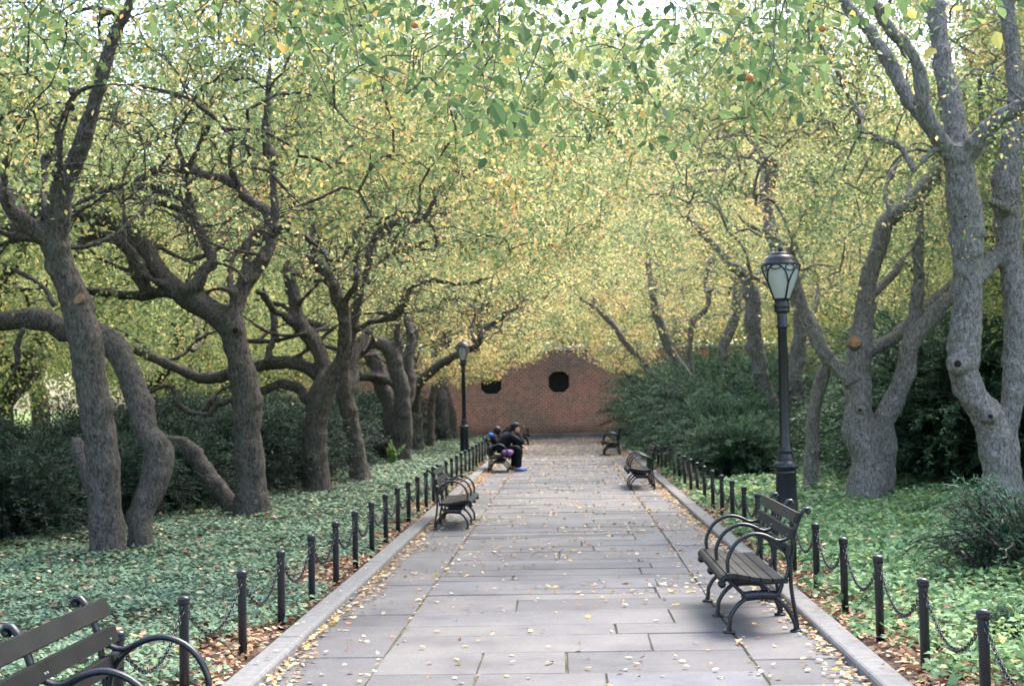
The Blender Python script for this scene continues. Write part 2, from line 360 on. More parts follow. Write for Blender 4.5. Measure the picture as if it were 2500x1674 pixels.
# ------------------------------------------------------------------ brick wall with two octagonal windows
w = thing('brick_wall', 'red brick garden wall with two octagonal windows closing the end of the path', 'wall', (0, WALL_Y, 0))
wins = [(-.25, 2.10), (-2.82, 2.08)]; HS = .39; WH = 3.3
a = Acc()
xs = sorted([-16, 14]+[c+s for c, _ in wins for s in (-HS, HS)])
def quad(acc, p): acc.add(p, [[0, 1, 2, 3]], 0, .5, False)
for i in range(len(xs)-1):
    hit = [c for c in wins if xs[i] >= c[0]-HS-1e-6 and xs[i+1] <= c[0]+HS+1e-6]
    segs = [(-.1, WH)] if not hit else [(-.1, hit[0][1]-HS), (hit[0][1]+HS, WH)]
    for z0, z1 in segs: quad(a, [[xs[i], 0, z0], [xs[i+1], 0, z0], [xs[i+1], 0, z1], [xs[i], 0, z1]])
def octa(c, s=HS):
    k = s*.52; x, z = c
    return [(x-k, z-s), (x+k, z-s), (x+s, z-k), (x+s, z+k), (x+k, z+s), (x-k, z+s), (x-s, z+k), (x-s, z-k)]
for c in wins:
    o8 = octa(c); x, z = c
    for cx, cz, p, q in ((x+HS, z-HS, 1, 2), (x+HS, z+HS, 3, 4), (x-HS, z+HS, 5, 6), (x-HS, z-HS, 7, 0)):
        a.add([[o8[p][0], 0, o8[p][1]], [cx, 0, cz], [o8[q][0], 0, o8[q][1]]], [[0, 1, 2]], 0, .5, False)
    for k in range(8):
        p, q = o8[k], o8[(k+1) % 8]; quad(a, [[p[0], 0, p[1]], [p[0], .3, p[1]], [q[0], .3, q[1]], [q[0], 0, q[1]]])
quad(a, [[-16, .38, -.1], [-16, .38, WH], [14, .38, WH], [14, .38, -.1]])
a.obj('brickwork', BRICK, w)
a = Acc(); box(a, (-16, -.10, -.1), (14, -.003, .17), .02); a.obj('plinth', PLINTH, w)
a = Acc()
x = -16.0
while x < 14:
    L = random.uniform(.8, 1.1); box(a, (x+.004, -.06, WH+.002), (min(x+L, 14)-.004, .44, WH+.11+random.uniform(-.006, .006)), .015); x += L
for x in (-1.35, -.75, -.33): box(a, (x, -.03, WH+.105), (x+.22, .2, WH+.24), .05)
a.obj('coping', COPING, w)
for c in wins:
    a = Acc(); o8 = octa(c, HS-.004); V = [[p[0], .26, p[1]] for p in o8]; a.add(V, [list(range(8))], 0, .5, False)
    g = a.obj('window', DARK, w)
    b = Acc()
    for t in np.linspace(-.3, .3, 6):
        box(b, (c[0]+t-.009, .2, c[1]-HS+.01), (c[0]+t+.009, .215, c[1]+HS-.01)); box(b, (c[0]-HS+.01, .217, c[1]+t-.009), (c[0]+HS-.01, .23, c[1]+t+.009))
    b.obj('grille', GRILLE, g)

# ------------------------------------------------------------------ trees
# pruning in front of the things the photograph shows clear (sight lines kept open by the gardeners' cut)
BX = [1040, 1080, 1140, 1215, 1250, 1336, 1350, 1400, 1430, 1460, 1520, 1600, 1700, 1900, 2100, 2500]
BY = [ 945,  940,  938,  926,  898,  880,  860,  855,  872,  890,  915,  905,  890,  900, 900, 1000]
def allowed(P):
    sx, sy = proj(P); Y = P[:, 1]
    ok = np.ones(len(P), bool)
    ok &= ~((Y < WALL_Y) & (sx > 1040) & (sx < 1560) & (sy > np.interp(sx, BX, BY)+wob(P, 5)*12))
    ok &= ~((Y < 16.6) & (sx > 1815) & (sx < 1965) & (sy > 590) & (sy < 1300))
    ok &= ~((Y < 40) & (sx > 1100) & (sx < 1160) & (sy > 815) & (sy < 1300))
    ok &= ~((Y < 34) & (sy > 1000) & (sx > -100) & (sx < 2500))
    near = np.interp(sx, [-200, 300, 480, 700, 900, 1100, 1300, 1600, 1900, 2100, 2500], [230, 190, 110, 150, 230, 320, 390, 410, 330, 130, 70])
    ok &= ~((Y < 11) & (sy > near+wob(P, 4, 2.)*60))
    low = np.interp(sx, [0, 500, 700, 900, 1100, 1300, 1700, 1900, 2500], [640, 620, 690, 720, 760, 800, 760, 820, 900])
    ok &= ~((Y < 22) & (Y > 11) & (sy > low+wob(P, 3, 1.)*50))
    return ok
def slit(P, r):
    """the two rows meet only loosely above the middle of the path, so sky light falls through"""
    x = np.abs(P[:, 0]); z = P[:, 2]
    return ~((P[:, 1] > 15) & (x < 1.8+.6*wob(P, 1.7, 3.)) & (z > 4.8+.07*np.maximum(0, 30-P[:, 1])+.7*wob(P, .9, 1.)) & (r.random(len(P)) < .9))
def sparse(P, r):
    """thin the foliage that would hang in front of the bare limbs"""
    sx, sy = proj(P); Y = P[:, 1]; keep = np.ones(len(P))
    keep = np.where((Y < 19.8) & (sx < 760) & (sy > 330), .07, keep); keep = np.where((Y < 19.5) & (sx < 760) & (sy <= 330) & (sy > 180), .35, keep)
    keep = np.where((Y < 24.5) & (sx > 690) & (sx < 960) & (sy > 540), .1, keep); keep = np.where((Y < 27.2) & (sx > 870) & (sx < 1110) & (sy > 440) & (sy < 640), .12, keep)
    keep = np.where((Y < 26) & (sx > 1590) & (sx < 1910) & (sy > 305) & (sy < 510), .25, keep); keep = np.where((Y < 41) & (sx > 920) & (sx < 1290) & (sy > 700), .15, keep)
    keep = np.where((Y < 14.5) & (sx < 420) & (sy <= 480), .35, keep)
    keep = np.where((Y < 18.5) & (sx > 2030), .14, keep)
    keep = np.where((Y < 22) & (sx > 1900) & (sx <= 2330) & (sy > 560), .2, keep)
    keep = np.where((Y < 33) & (sx > 1800) & (sx <= 2000) & (sy > 640), .25, keep)
    return r.random(len(P)) < keep

def grow(skel, A, r, arch=.16, minstep=.28):
    """attach every twig end in A to the nearest wood already there; returns nodes, parents, paths"""
    nodes = [tuple(p) for p in skel]; par = [-1]*len(nodes); paths = []
    N = np.zeros((len(nodes)+len(A)*16, 3)); N[:len(nodes)] = skel; cnt = len(nodes)
    d0 = np.min(np.linalg.norm(A[:, None]-skel[None, ::3], axis=2), axis=1) if len(A) else []
    for i in np.argsort(d0):
        p = A[i]; d = np.linalg.norm(N[:cnt]-p, axis=1); k = int(np.argmin(d+.25*np.maximum(0, N[:cnt, 2]-p[2])))
        s = N[k]; v = p-s; L = np.linalg.norm(v)
        if L < .12: continue
        n = min(14, max(3, int(L/minstep)+1)); t = (np.arange(1, n+1)/n)[:, None]
        perp = np.cross(v, r.normal(size=3)); perp = perp/(np.linalg.norm(perp)+1e-6)
        Q = s+v*t+perp*L*.16*np.sin(np.pi*t)*r.uniform(.2, 1)+np.array([0, 0, 1.])*L*arch*np.sin(np.pi*t)+r.normal(size=(n, 3))*.03*min(L, 1.2)*(t < .99)
        idx = [k]
        for q in Q:
            N[cnt] = q; par.append(idx[-1]); idx.append(cnt); cnt += 1
        paths.append(idx)
    return N[:cnt], par, paths
def crown_mesh(acc, skel, A, r, nleaf, llen, hue0, hvar, spread=.24, shape='quad', dead=0, tubes=True, prune=True, droop=.7, twig_r=.0042, hgrad=None, nbare=0, rcap=.055, srad=None):
    """the last nbare twig ends of A carry hardly any leaves"""
    N, par, paths = grow(skel, A, r); bare = {tuple(q) for q in A[len(A)-nbare:]} if nbare else set()
    w = np.zeros(len(N))
    for p in paths: w[p[-1]] += 1
    for i in range(len(N)-1, -1, -1):
        if par[i] >= 0: w[par[i]] += w[i]
    rad = np.minimum(twig_r*np.maximum(w, 1)**.5, rcap)
    if srad is not None: rad[:len(srad)] = np.minimum(rad[:len(srad)], srad*.85)
    for i in range(len(skel), len(N)): rad[i] = min(rad[i], rad[par[i]]*.97) if rad[par[i]] > .004 else min(rad[i], .004)
    LC = []; HC = []
    for p in paths:
        P = N[p]; L = np.linalg.norm(P[-1]-P[0])
        rr = rad[p].copy(); rr[0] = min(rr[0], rr[1]*1.15); rr[-1] = .0018
        if tubes: tube(acc, P, rr, 6 if rr[0] > .02 else (4 if rr[0] > .008 else 3), 1, cap=rr[0] > .012)
        k = nleaf if L > .35 else max(3, nleaf//2)
        k = int(k*r.uniform(.6, 1.4))
        if bare and tuple(P[-1]) in bare: k = int(k*.07)
        t = 1-np.abs(r.normal(size=k))*.42*min(1, .55/max(L, .2)+.25); t = np.clip(t, .05, 1)
        f = t*(len(P)-1); i0 = np.minimum(f.astype(int), len(P)-2); C = P[i0]+(P[i0+1]-P[i0])*(f-i0)[:, None]
        C = C+r.normal(size=(k, 3))*np.array([spread, spread, spread*.8])*r.uniform(.5, 1.3, (k, 1))+np.array([0, 0, -.3*spread]); LC.append(C); HC.append(np.full(k, r.normal()*hvar*.6))
        for _ in range(dead):
            j = r.integers(0, len(P)); d = unit(r.normal(size=3)*np.array([1, 1, .7])+np.array([0, 0, -.2])); LL = r.uniform(.25, .8)
            q = P[j]+np.outer(np.linspace(0, 1, 4), d*LL)+np.vstack([[0, 0, 0], r.normal(size=(3, 3))*.05*LL])
            tube(acc, q, np.linspace(.005, .0015, 4), 3, 1, cap=False)
    C = np.vstack(LC); H = np.concatenate(HC)
    if prune: ok = allowed(C) & ~before_limb(C, r, .86); C = C[ok]; H = H[ok]
    n = len(C); ax = r.normal(size=(n, 3))*.75+np.array([0, 0, -droop]); nr = r.normal(size=(n, 3))+np.array([0, 0, .9])
    h = hue0+hvar*wob(C, 1.1, 5.)*.45+H+r.normal(size=n)*hvar*.66
    if hgrad is not None: h = h+hgrad(C)
    ll = llen*r.uniform(.7, 1.25, n)
    leaves(acc, C, ax, nr, ll, ll*r.uniform(.48, .66, n), np.clip(h, 0, .97), shape, 0)
    return n
def fuse(o, vox, lump=0.0):
    """weld the limb tubes into one skin and apply it"""
    md = o.modifiers.new('weld', 'REMESH'); md.mode = 'VOXEL'; md.voxel_size = vox; md.use_smooth_shade = True
    sm = o.modifiers.new('soft', 'SMOOTH'); sm.iterations = 3; sm.factor = .5
    dg = bpy.context.evaluated_depsgraph_get(); me = bpy.data.meshes.new_from_object(o.evaluated_get(dg))
    o.modifiers.clear(); old = o.data; o.data = me; bpy.data.meshes.remove(old)
    if lump:                                            # ridged bark and old swellings
        n = len(me.vertices); V = np.empty(n*3, np.float32); N = np.empty(n*3, np.float32)
        me.vertices.foreach_get('co', V); me.vertices.foreach_get('normal', N); V = V.reshape(-1, 3); N = N.reshape(-1, 3)
        S = V*np.array([1, 1, .35]); d = .010*wob(S, 23)+.006*wob(S, 47, 1.)+.022*np.maximum(0, wob(V, 7, 2.)-.35)*2
        V += N*(d*lump)[:, None].astype(np.float32); me.vertices.foreach_set('co', V.ravel()); me.update()
    return o
LEAFCOUNT = 0
def parse(s, Y, y0, y1):
    T = [list(map(float, q.split(','))) for q in s.split()]
    ws = [i for i, q in enumerate(T) if len(q) > 2]
    wv = np.interp(np.arange(len(T)), ws, [T[i][2] for i in ws])
    xy = np.array([q[:2] for q in T]); L = np.r_[0, np.cumsum(np.linalg.norm(np.diff(xy, axis=0), axis=1))]; L /= max(L[-1], 1)
    out = []
    for (sx, sy), wd, l in zip(xy, wv, L):
        yy = Y+y0+(y1-y0)*l; p = at_y(sx, sy, yy); out.append([*p, wd*.445*yy/FPX])
    return np.array(out)
LIMB = np.zeros((1674//4+60, 2500//4+60), np.float32)     # depth of the nearest bare limb along each sight line, 4 px cells
TT = []
def traced_tree(*a, **k):
    TT.append((a, k)); Y = a[1]
    for l in a[2]:
        Q = resample(parse(l[0], Y, l[1], l[2]), .05); sx, sy = proj(Q[:, :3]); w = Q[:, 3]/Q[:, 1]*FPX
        for x, y, hw, yy in zip(sx, sy, w, Q[:, 1]):
            h = int((hw+7)//4); cx, cy_ = int(x//4)+20, int(y//4)+20
            if cx-h < 0 or cy_-h < 0: continue
            b = LIMB[cy_-h:cy_+h+1, cx-h:cx+h+1]; np.copyto(b, np.where((b == 0) | (b > yy), yy, b))
def before_limb(P, r, p):
    sx, sy = proj(P); ix = (sx//4).astype(int)+20; iy = (sy//4).astype(int)+20
    ok = (ix >= 0) & (iy >= 0) & (ix < LIMB.shape[1]) & (iy < LIMB.shape[0]); d = np.zeros(len(P)); d[ok] = LIMB[iy[ok], ix[ok]]
    return (d > 0) & (P[:, 1] < d-.05) & (r.random(len(P)) < np.where(sx < 1300, p, p-.12)*np.where(sy < 200, .7, 1))
def build_traced(label, Y, limbs, crown, bark, seed, ntips, nleaf, hue0, hvar, vox=.03, llen=.062, dead=1, shape='quad', knots=(), cuts=(), extra=None, hgrad=None, minz=2.6, spread=.17):
    """limbs: (pixel polyline with widths, depth offset at its start, at its end); the first limbs are the trunks"""
    global LEAFCOUNT
    ntips = int(ntips*1.45); nleaf = int(nleaf*(2.0 if Y < 25 else 1.25)); llen *= .92 if Y < 25 else 1.05
    r = np.random.default_rng(seed); Ls = [parse(*((l[0], Y)+tuple(l[1:3]))) for l in limbs]
    base = Ls[0][0, :3].copy(); base[2] = 0.02
    root = thing('crabapple_tree', label, 'tree', tuple(base), 0, 'crabapple trees lining the path')
    a = Acc(); sk = []
    for i, (l, Q) in enumerate(zip(limbs, Ls)):
        if i == 0 or (len(l) > 3 and l[3] == 'base'):
            Q = np.vstack([Q[0]+np.array([0, 0, -.14-max(0, Q[0, 2]), Q[0, 3]*.1]), Q])
        Q = resample(Q, .09 if vox < .05 else .2); Q[:, 3] *= 1+.10*wob(Q, 3.1, seed)
        if i == 0 or (len(l) > 3 and l[3] == 'base'): Q[:, 3] *= 1+.17*np.exp(-np.maximum(Q[:, 2]-.05, 0)/.16)
        tube(a, Q[:, :3]-base, np.maximum(Q[:, 3], .012), 14 if Q[0, 3] > .12 else 9, 0, .13)
        s = Q[Q[:, 2] > 2.1]; sk.append(s[::2])
    if bark is BARK_L and Y < 41:                       # thin sinuous boughs under the leaf ceiling
        body = np.vstack([resample(q, .2)[:, :3] for q in Ls]); body = body[(body[:, 2] > 2.1) & (body[:, 2] < 3.9)]
        for k in range(11):
            b0 = body[r.integers(len(body))]; az = r.uniform(0, 6.283); L = r.uniform(1.4, 3.0); t_ = np.linspace(0, 1, 9); az_ = az+r.normal()*1.1*t_+.5*np.sin(5*t_+k)
            st = np.stack([np.cos(az_), np.sin(az_), .55*np.sin(3.0*t_+r.uniform(-.4, 1.2))+.25*np.sin(9*t_+k)], 1)*(L/8); Q = np.vstack([b0, b0+np.cumsum(st, 0)]); Q[:, 2] = np.maximum(Q[:, 2], 2.0)
            Q = resample(np.c_[Q, np.linspace(r.uniform(.03, .05), .013, 10)], .09); Q[:, 3] *= 1+.12*wob(Q, 5, k)
            tube(a, Q[:, :3]-base, Q[:, 3], 8, 0, .1); sk.append(Q[::2])
    for (sx, sy, wd, dy) in knots:                      # swollen collar round an old pruning wound
        c = at_y(sx, sy, Y+dy)-base; rk = wd*.5*Y/FPX; d = unit(EYE-base-c+np.array([0, 0, 0]))
        tube(a, np.array([c+d*t for t in (-rk*1.3, -.4*rk, .12*rk)]), np.array([1.35, 1.2, .85])*rk, 10, 0, .1)
    t = a.obj('trunk', bark, root); fuse(t, vox, 1.0)
    for (sx, sy, wd, dy) in knots:
        c = at_y(sx, sy, Y+dy)-base; rk = wd*.5*Y/FPX; d = unit(EYE-base-c); k = Acc()
        tube(k, np.array([c+d*q for q in (-.2*rk, .30*rk)]), np.array([.45, .36])*rk, 10); k.obj('knot_hole', HOLE, t)
    for (sx, sy, wd, dy, dirx, dirz) in cuts:           # sawn limb stub with its pale end grain
        c = at_y(sx, sy, Y+dy)-base; rk = wd*.5*Y/FPX; d = unit(np.array([dirx, -1, dirz])); k = Acc()
        tube(k, np.array([c-d*.28, c]), np.array([1.25, 1.05])*rk, 12, 1, .05); tube(k, np.array([c, c+d*.012]), np.array([.98, .95])*rk, 12, 0); k.obj('cut_stub', [CUT if sx > 1000 else CUTOLD, bark], t)
    skel = np.vstack(sk); srad = skel[:, 3]; skel = skel[:, :3]
    cx, cz, rx, ry, rz, yo = crown
    A = []; BT = []
    while len(A) < ntips:
        u = unit(r.normal(size=(ntips*3, 3)))*(r.uniform(.30, 1, (ntips*3, 1))**.6); p = u*np.array([rx, ry, rz])+np.array([cx, Y+yo, cz])
        p = p[p[:, 2] > minz]; p = p[allowed(p)]; p = p[slit(p, r)]; kp = sparse(p, r); A += list(p[kp]); BT += list(p[~kp])
    A = np.array(A[:ntips]); BT = np.array(BT[:int(ntips*.45)]).reshape(-1, 3)
    if extra is not None: A = np.vstack([A, extra(r)])
    A = np.vstack([A, BT]); c = Acc()
    # grow in world coordinates so that the foliage can be pruned, then shift to the tree's base
    LEAFCOUNT += crown_mesh(c, skel, A, r, nleaf, llen, hue0, hvar, spread, shape, dead, hgrad=hgrad, nbare=len(BT), srad=srad)
    c.v = [q-base.astype(np.float32) for q in c.v]
    c.obj('crown', [LEAF, bark], root)
    return root

def near_sprays(x0, x1, y0, y1, z0, z1, n):
    def f(r):
        out = []
        while len(out) < n:
            p = np.stack([r.uniform(x0, x1, n*4), r.uniform(y0, y1, n*4), r.uniform(z0, z1, n*4)], 1); out += list(p[allowed(p)])
        return np.array(out[:n])
    return f
B = 'base'
traced_tree('leaning two-stemmed crabapple nearest on the left, low limb running off the picture', 14.6, [
  ("265,1385,98 257,1228,92 246,1074 234,1012,92 213,858,88 185,743,84 150,647,78 134,585,72 146,551,62 132,510", 0, -.3),
  ("146,551,58 154,461,56 196,365,50 219,288,44 238,231,42 257,154,40 277,85,36 304,38 330,-40,26", -.3, -.8),
  ("150,620,50 100,566,55 58,545,54 20,490 -20,430,42", -.2, -.6),
  ("348,1375,72 342,1258,72 369,1189,78 392,1112,82 362,1060,72 340,980 320,920,70 300,880 277,843,72 235,815,66 161,808,60 115,783,56 58,778,56 -30,790,50", .45, 1.6, B),
  ("262,1250,36 225,1180,44 195,1110,44 185,1070,30", .35, .6),
  ("120,545,24 108,500,22 110,442 111,392,18 142,365 160,320,10", -.3, .5),
  ("130,600,24 46,566,20 0,558 -40,560,14", 0, .6), ("128,585,22 60,582 0,598,16", .1, .9),
  ("138,350,18 138,327 154,284,17 184,231 231,209,16 292,207 346,211 415,227 473,246,15 515,277 546,315 588,346 646,380,12 676,403 696,438,10 722,473 742,515 772,534,6", -.8, -2.4),
  ("111,392,14 138,340,14 138,327", .5, -.8),
  ("304,38,26 250,25,22 215,20 150,45,10", -.8, -.3), ("262,30,16 240,60 246,96 225,120,8", -.7, -.2),
  ("219,288,16 300,300 380,360 420,420,6", -.5, .6), ("58,545,18 0,620 -30,700,10", .2, .6),
  ("0,640,16 77,680,18 115,710 130,745,20", 1.2, .4), ("60,800,20 40,850,18 38,900 0,960,8", 1.1, 1.4), ("48,810,12 50,880 60,930 80,950,6", 1.1, 1.3)],
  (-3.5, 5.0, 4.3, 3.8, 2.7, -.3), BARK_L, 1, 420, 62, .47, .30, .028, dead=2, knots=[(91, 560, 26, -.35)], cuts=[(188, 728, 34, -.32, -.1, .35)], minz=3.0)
traced_tree('forked grey crabapple with an eye-shaped knot, low stem bent left at its foot', 19.5, [
  ("615,1268,96 613,1170,82 607,1074,76 603,1031,74 600,954,78 584,878,76 569,808,72 550,770,64", 0, -.1),
  ("565,810,48 577,751,46 588,712,48 615,666,48 646,628,44 661,570,42 660,540 653,515,36 625,500,32 600,480 588,461,30 553,438 500,427,28 454,413 392,415,26 346,434 310,450,16", -.2, 1.2),
  ("665,575,30 672,520,26 668,465,24 665,384,22 650,342,20 650,284,20 655,215,18 660,150,10", -.2, .1),
  ("560,800,64 538,774,66 510,755 480,739,64 450,722,60 425,700,54 404,680,50 384,655,48 365,620,46 334,582,48 300,555,46 250,533,44 192,520,40 150,525,28", -.1, 1.5),
  ("450,725,32 404,712,34 357,720,32 307,720,28 231,712,24 200,712,18", .2, 1.6),
  ("440,712,42 480,697,40 496,662,36 519,639,32 507,605,32 488,559,32 465,516,30 457,495 440,478,28 403,465,27 346,457,26 269,457,24 200,465,18", .1, 1.0),
  ("462,505,20 461,480,20 457,423,18 477,373,18 496,334,16 511,304,15 520,270,8", .4, -.2),
  ("465,540,24 445,515,24 415,503 369,488,22 307,480 230,488,18 190,495,12", .6, 1.9),
  ("359,722,34 350,690,38 338,658,40 325,628,40 300,595,34 270,577,30 238,574,27 204,589,24 184,628,18", .5, .1),
  ("590,1262,56 560,1225,54 538,1200,54 515,1170 492,1135,52 470,1105 440,1085,48 405,1078,36 370,1080,24", .1, 1.4, B),
  ("519,639,14 560,650,14 590,672 600,690,14", 0, -.3), ("500,712,12 540,705,14 570,715,14", .3, -.2), ("384,600,16 430,625,15 480,645,12", .9, .3),
  ("640,560,26 600,600 605,640 590,680,26", 1.0, .6), ("588,461,18 560,400,16 570,330 540,270,8", .3, -.8), ("454,413,16 430,330 470,260 450,200,8", .9, .5),
  ("304,600,11 303,520,12 300,440 320,390,10 370,350 420,325,6", -1.8, -1.6)],
  (-3.0, 5.3, 4.3, 3.6, 2.8, 0), BARK_L, 2, 430, 60, .48, .30, .03, dead=2, knots=[(574, 806, 38, -.25)], minz=3.0)
traced_tree('crabapple with burled foot and long snaking limbs reaching left', 24.2, [
  ("776,1210,80 770,1150,72 769,1074,66 772,1031,66 780,980,70 790,945,68 805,920,56", 0, -.1),
  ("800,930,44 825,895,40 838,858,38 843,800,37 838,760,38 826,735,40 818,710,38 811,689,36 798,665,34 780,647,30 757,635,20", -.1, -.4),
  ("800,935,46 788,897,42 780,858,42 766,835 753,820,44 738,797 726,781,42 722,750 719,724,38 712,700 707,681,34 700,640,22", 0, .6),
  ("805,935,44 792,922,40 770,910 749,897,38 711,885,36 680,885 653,889,33 615,897 580,905 553,916,32 500,924,31 470,916 442,904,30 410,890 384,877,28 334,854 300,843,24 260,835,16", .1, 1.3),
  ("770,985,34 753,977,30 730,947,30 700,937 688,935,28 660,945 642,954,26 600,960,20 565,977,20 534,985,18 522,1000 515,1012,18 490,1012 461,1004,18 434,985 428,965 423,947,17 412,942 395,944 357,962,12", .2, .9),
  ("730,800,24 703,781,24 690,768 673,762,22 655,740 646,720,20 623,712,14", .3, -.1), ("800,800,20 760,790,22 730,770,18 690,745 650,740,12", .5, 1.0),
  ("653,885,24 660,850,22 669,820,22 669,774,21 662,750 653,735,18 640,700,10", .3, .9), ("730,815,15 700,825 670,832,15 610,832,14 560,830,8", .3, 1.2),
  ("838,760,24 850,720 870,690,18 868,640 880,600,10", -.3, -.9), ("780,647,22 760,600 765,550 740,500,10", -.3, .2), ("500,1004,14 530,960 580,930 620,900,10", 1.2, 1.6),
  ("384,880,14 440,870 480,830 540,790,8", 1.8, 2.4)],
  (-2.8, 5.2, 4.2, 3.4, 2.9, 0), BARK_L, 3, 400, 52, .50, .30, .035, dead=2, knots=[(760, 1120, 24, -.3)], minz=2.9)
traced_tree('slim straight crabapple behind the burled one', 27.6, [
  ("881,1180,62 874,1130,52 869,1081,44 857,1030 846,985,46 838,940 835,908,44 845,860,40 858,800,36 870,740,34 876,690,30 872,640,22", 0, 0),
  ("845,960,36 858,940,36 861,915,34 866,870 885,830,26 905,800,20", 0, .8), ("876,700,24 900,650,20 905,600 925,573,19 946,553,19 984,538,19 1031,538,18 1050,511,16 1060,485 1069,461,12", 0, -1.2),
  ("1035,538,10 1060,525 1110,515,5", -1.0, -1.3), ("866,810,18 905,787,16 966,775,15 990,740,15 995,715 1025,690,14 1075,688,13 1131,694,12 1180,682 1238,667,6", 0, -1.2),
  ("840,900,20 880,870 920,866,14", .2, .9)],
  (-2.2, 5.3, 4.0, 3.4, 2.9, .5), BARK_L, 4, 360, 50, .56, .30, .035, dead=1, minz=2.7)
traced_tree('dark many-stemmed crabapple with a hollow in its broad foot', 35.1, [
  ("975,1135,48 988,1043,46 984,1000 981,974,46 978,935 969,908,46 962,880 954,858,44 936,842 915,835,38 885,832,32 865,832,22", 0, -.3),
  ("950,1130,50 944,1100,50 930,1080,40 915,1065,36 892,1048,32 860,1040,30 830,1040 800,1043,24", .1, .6, B),
  ("962,1130,50 958,1050,50 955,1000,44 944,965 934,951,42 928,920 923,897,42 912,875 900,858,38 895,820,30 900,780,20", .3, .9, B),
  ("978,950,24 946,928,24 920,920 896,920,22 858,928,18", 0, .8), ("985,1000,40 1000,940,36 995,880 1005,830,26 990,770,18", .4, .8), ("965,900,26 975,850 970,800,20 985,740,12", 0, -.4)],
  (-2.4, 5.4, 4.0, 3.6, 3.0, 0), BARK_L, 5, 340, 46, .62, .30, .045, dead=1, knots=[(943, 1085, 26, -.3)], minz=2.7)
traced_tree('crabapple whose pale bough crosses in front of the far lamp', 42.3, [
  ("1019,1106,40 1016,1050,36 1015,1005,34 1008,960 1005,900,28 1015,850,24 1010,800,18", 0, 0),
  ("1012,1000,26 1015,955,26 1022,938 1031,928,25 1050,910 1069,893,24 1090,880 1107,870,23 1140,855 1165,843,20 1172,820 1174,811,17 1210,785 1245,760,14 1281,737,8", -.2, -3.4),
  ("1165,843,12 1150,810 1160,770,9", -2.6, -2.4), ("1008,960,20 980,910 985,860,14", .2, .8)],
  (-1.9, 5.4, 4.0, 3.8, 2.9, 0), BARK_L, 6, 330, 44, .62, .28, .05, dead=0, minz=2.0, llen=.07, extra=lambda r: near_sprays(-4.2, -.7, 40, 45, 1.95, 3.3, 230)(r))
traced_tree('thin ivied crabapple stem left of the far lamp', 45.5, [("1050,1098,24 1052,1040,20 1053,989,20 1060,940,18 1070,890 1064,840,14", 0, 0)],
  (-2.0, 5.6, 3.8, 3.4, 2.8, 0), BARK_L, 7, 280, 44, .62, .28, .05, dead=0, minz=2.8, llen=.075)
traced_tree('farthest crabapple of the left row standing by the brick wall', 51.5, [
  ("1086,1078,40 1080,1030,36 1077,985,34 1070,935,30 1075,880,24 1090,820,18", 0, 0), ("1108,1072,22 1104,1010,22 1094,974,20 1084,930,18", .3, .2, B)],
  (-2.2, 6.0, 4.2, 3.6, 3.2, 0), BARK_L, 8, 320, 44, .60, .28, .05, dead=0, minz=3.3, llen=.08)
# right row
traced_tree('tall pale crabapple forking high, two stems joined low down, at the right edge', 17.3, [
  ("2446,1300,100 2440,1200,92 2426,1050,84 2405,1010 2380,974,80 2362,940 2353,908,84 2352,858,90 2358,790,86 2361,743,84 2363,628,84 2359,538,86 2350,480 2345,442,82 2342,395,84 2338,360,78", 0, -.3),
  ("2335,400,54 2311,365,50 2290,335 2276,307,46 2262,280 2253,250,44 2246,184,38 2236,150 2222,127,36 2200,100 2176,77,34 2138,19,30 2110,-30,24", -.3, -.9),
  ("2305,370,40 2285,330,44 2265,300,44 2240,268 2215,238,44 2192,195 2173,154,42 2130,88,36 2110,62 2088,38,32 2057,0,28 2030,-40,20", -.1, .3),
  ("2340,380,70 2330,327,66 2322,250,62 2310,200 2303,154,54 2292,77,50 2284,0,46 2278,-50,40", -.1, .4),
  ("2345,400,60 2376,357,56 2400,325 2419,307,50 2440,288 2461,277,46 2500,257,44 2550,245,38", -.3, -.8),
  ("2462,1300,84 2462,1150,74 2456,1050,64 2466,1010 2472,974,64 2478,920 2476,858,64 2480,743,66 2472,680 2468,628,64 2461,557,70 2457,500 2457,442,70 2466,390 2468,346,58 2478,280 2480,231,46 2472,115,46 2462,50 2457,0,45 2450,-50,40", .35, .9, B),
  ("2375,700,40 2403,658,44 2434,628,42 2470,590,36", .3, .8), ("2475,250,12 2440,243,12 2400,240,6", .8, .3), ("2475,520,30 2445,502,30 2420,496,24", .6, .2)],
  (4.6, 5.8, 4.2, 3.4, 2.8, 0), BARK_R, 11, 330, 55, .47, .28, .03, dead=1, knots=[(2338, 888, 46, -.42), (2357, 530, 36, -.4), (2418, 1016, 30, -.38)], minz=3.2)
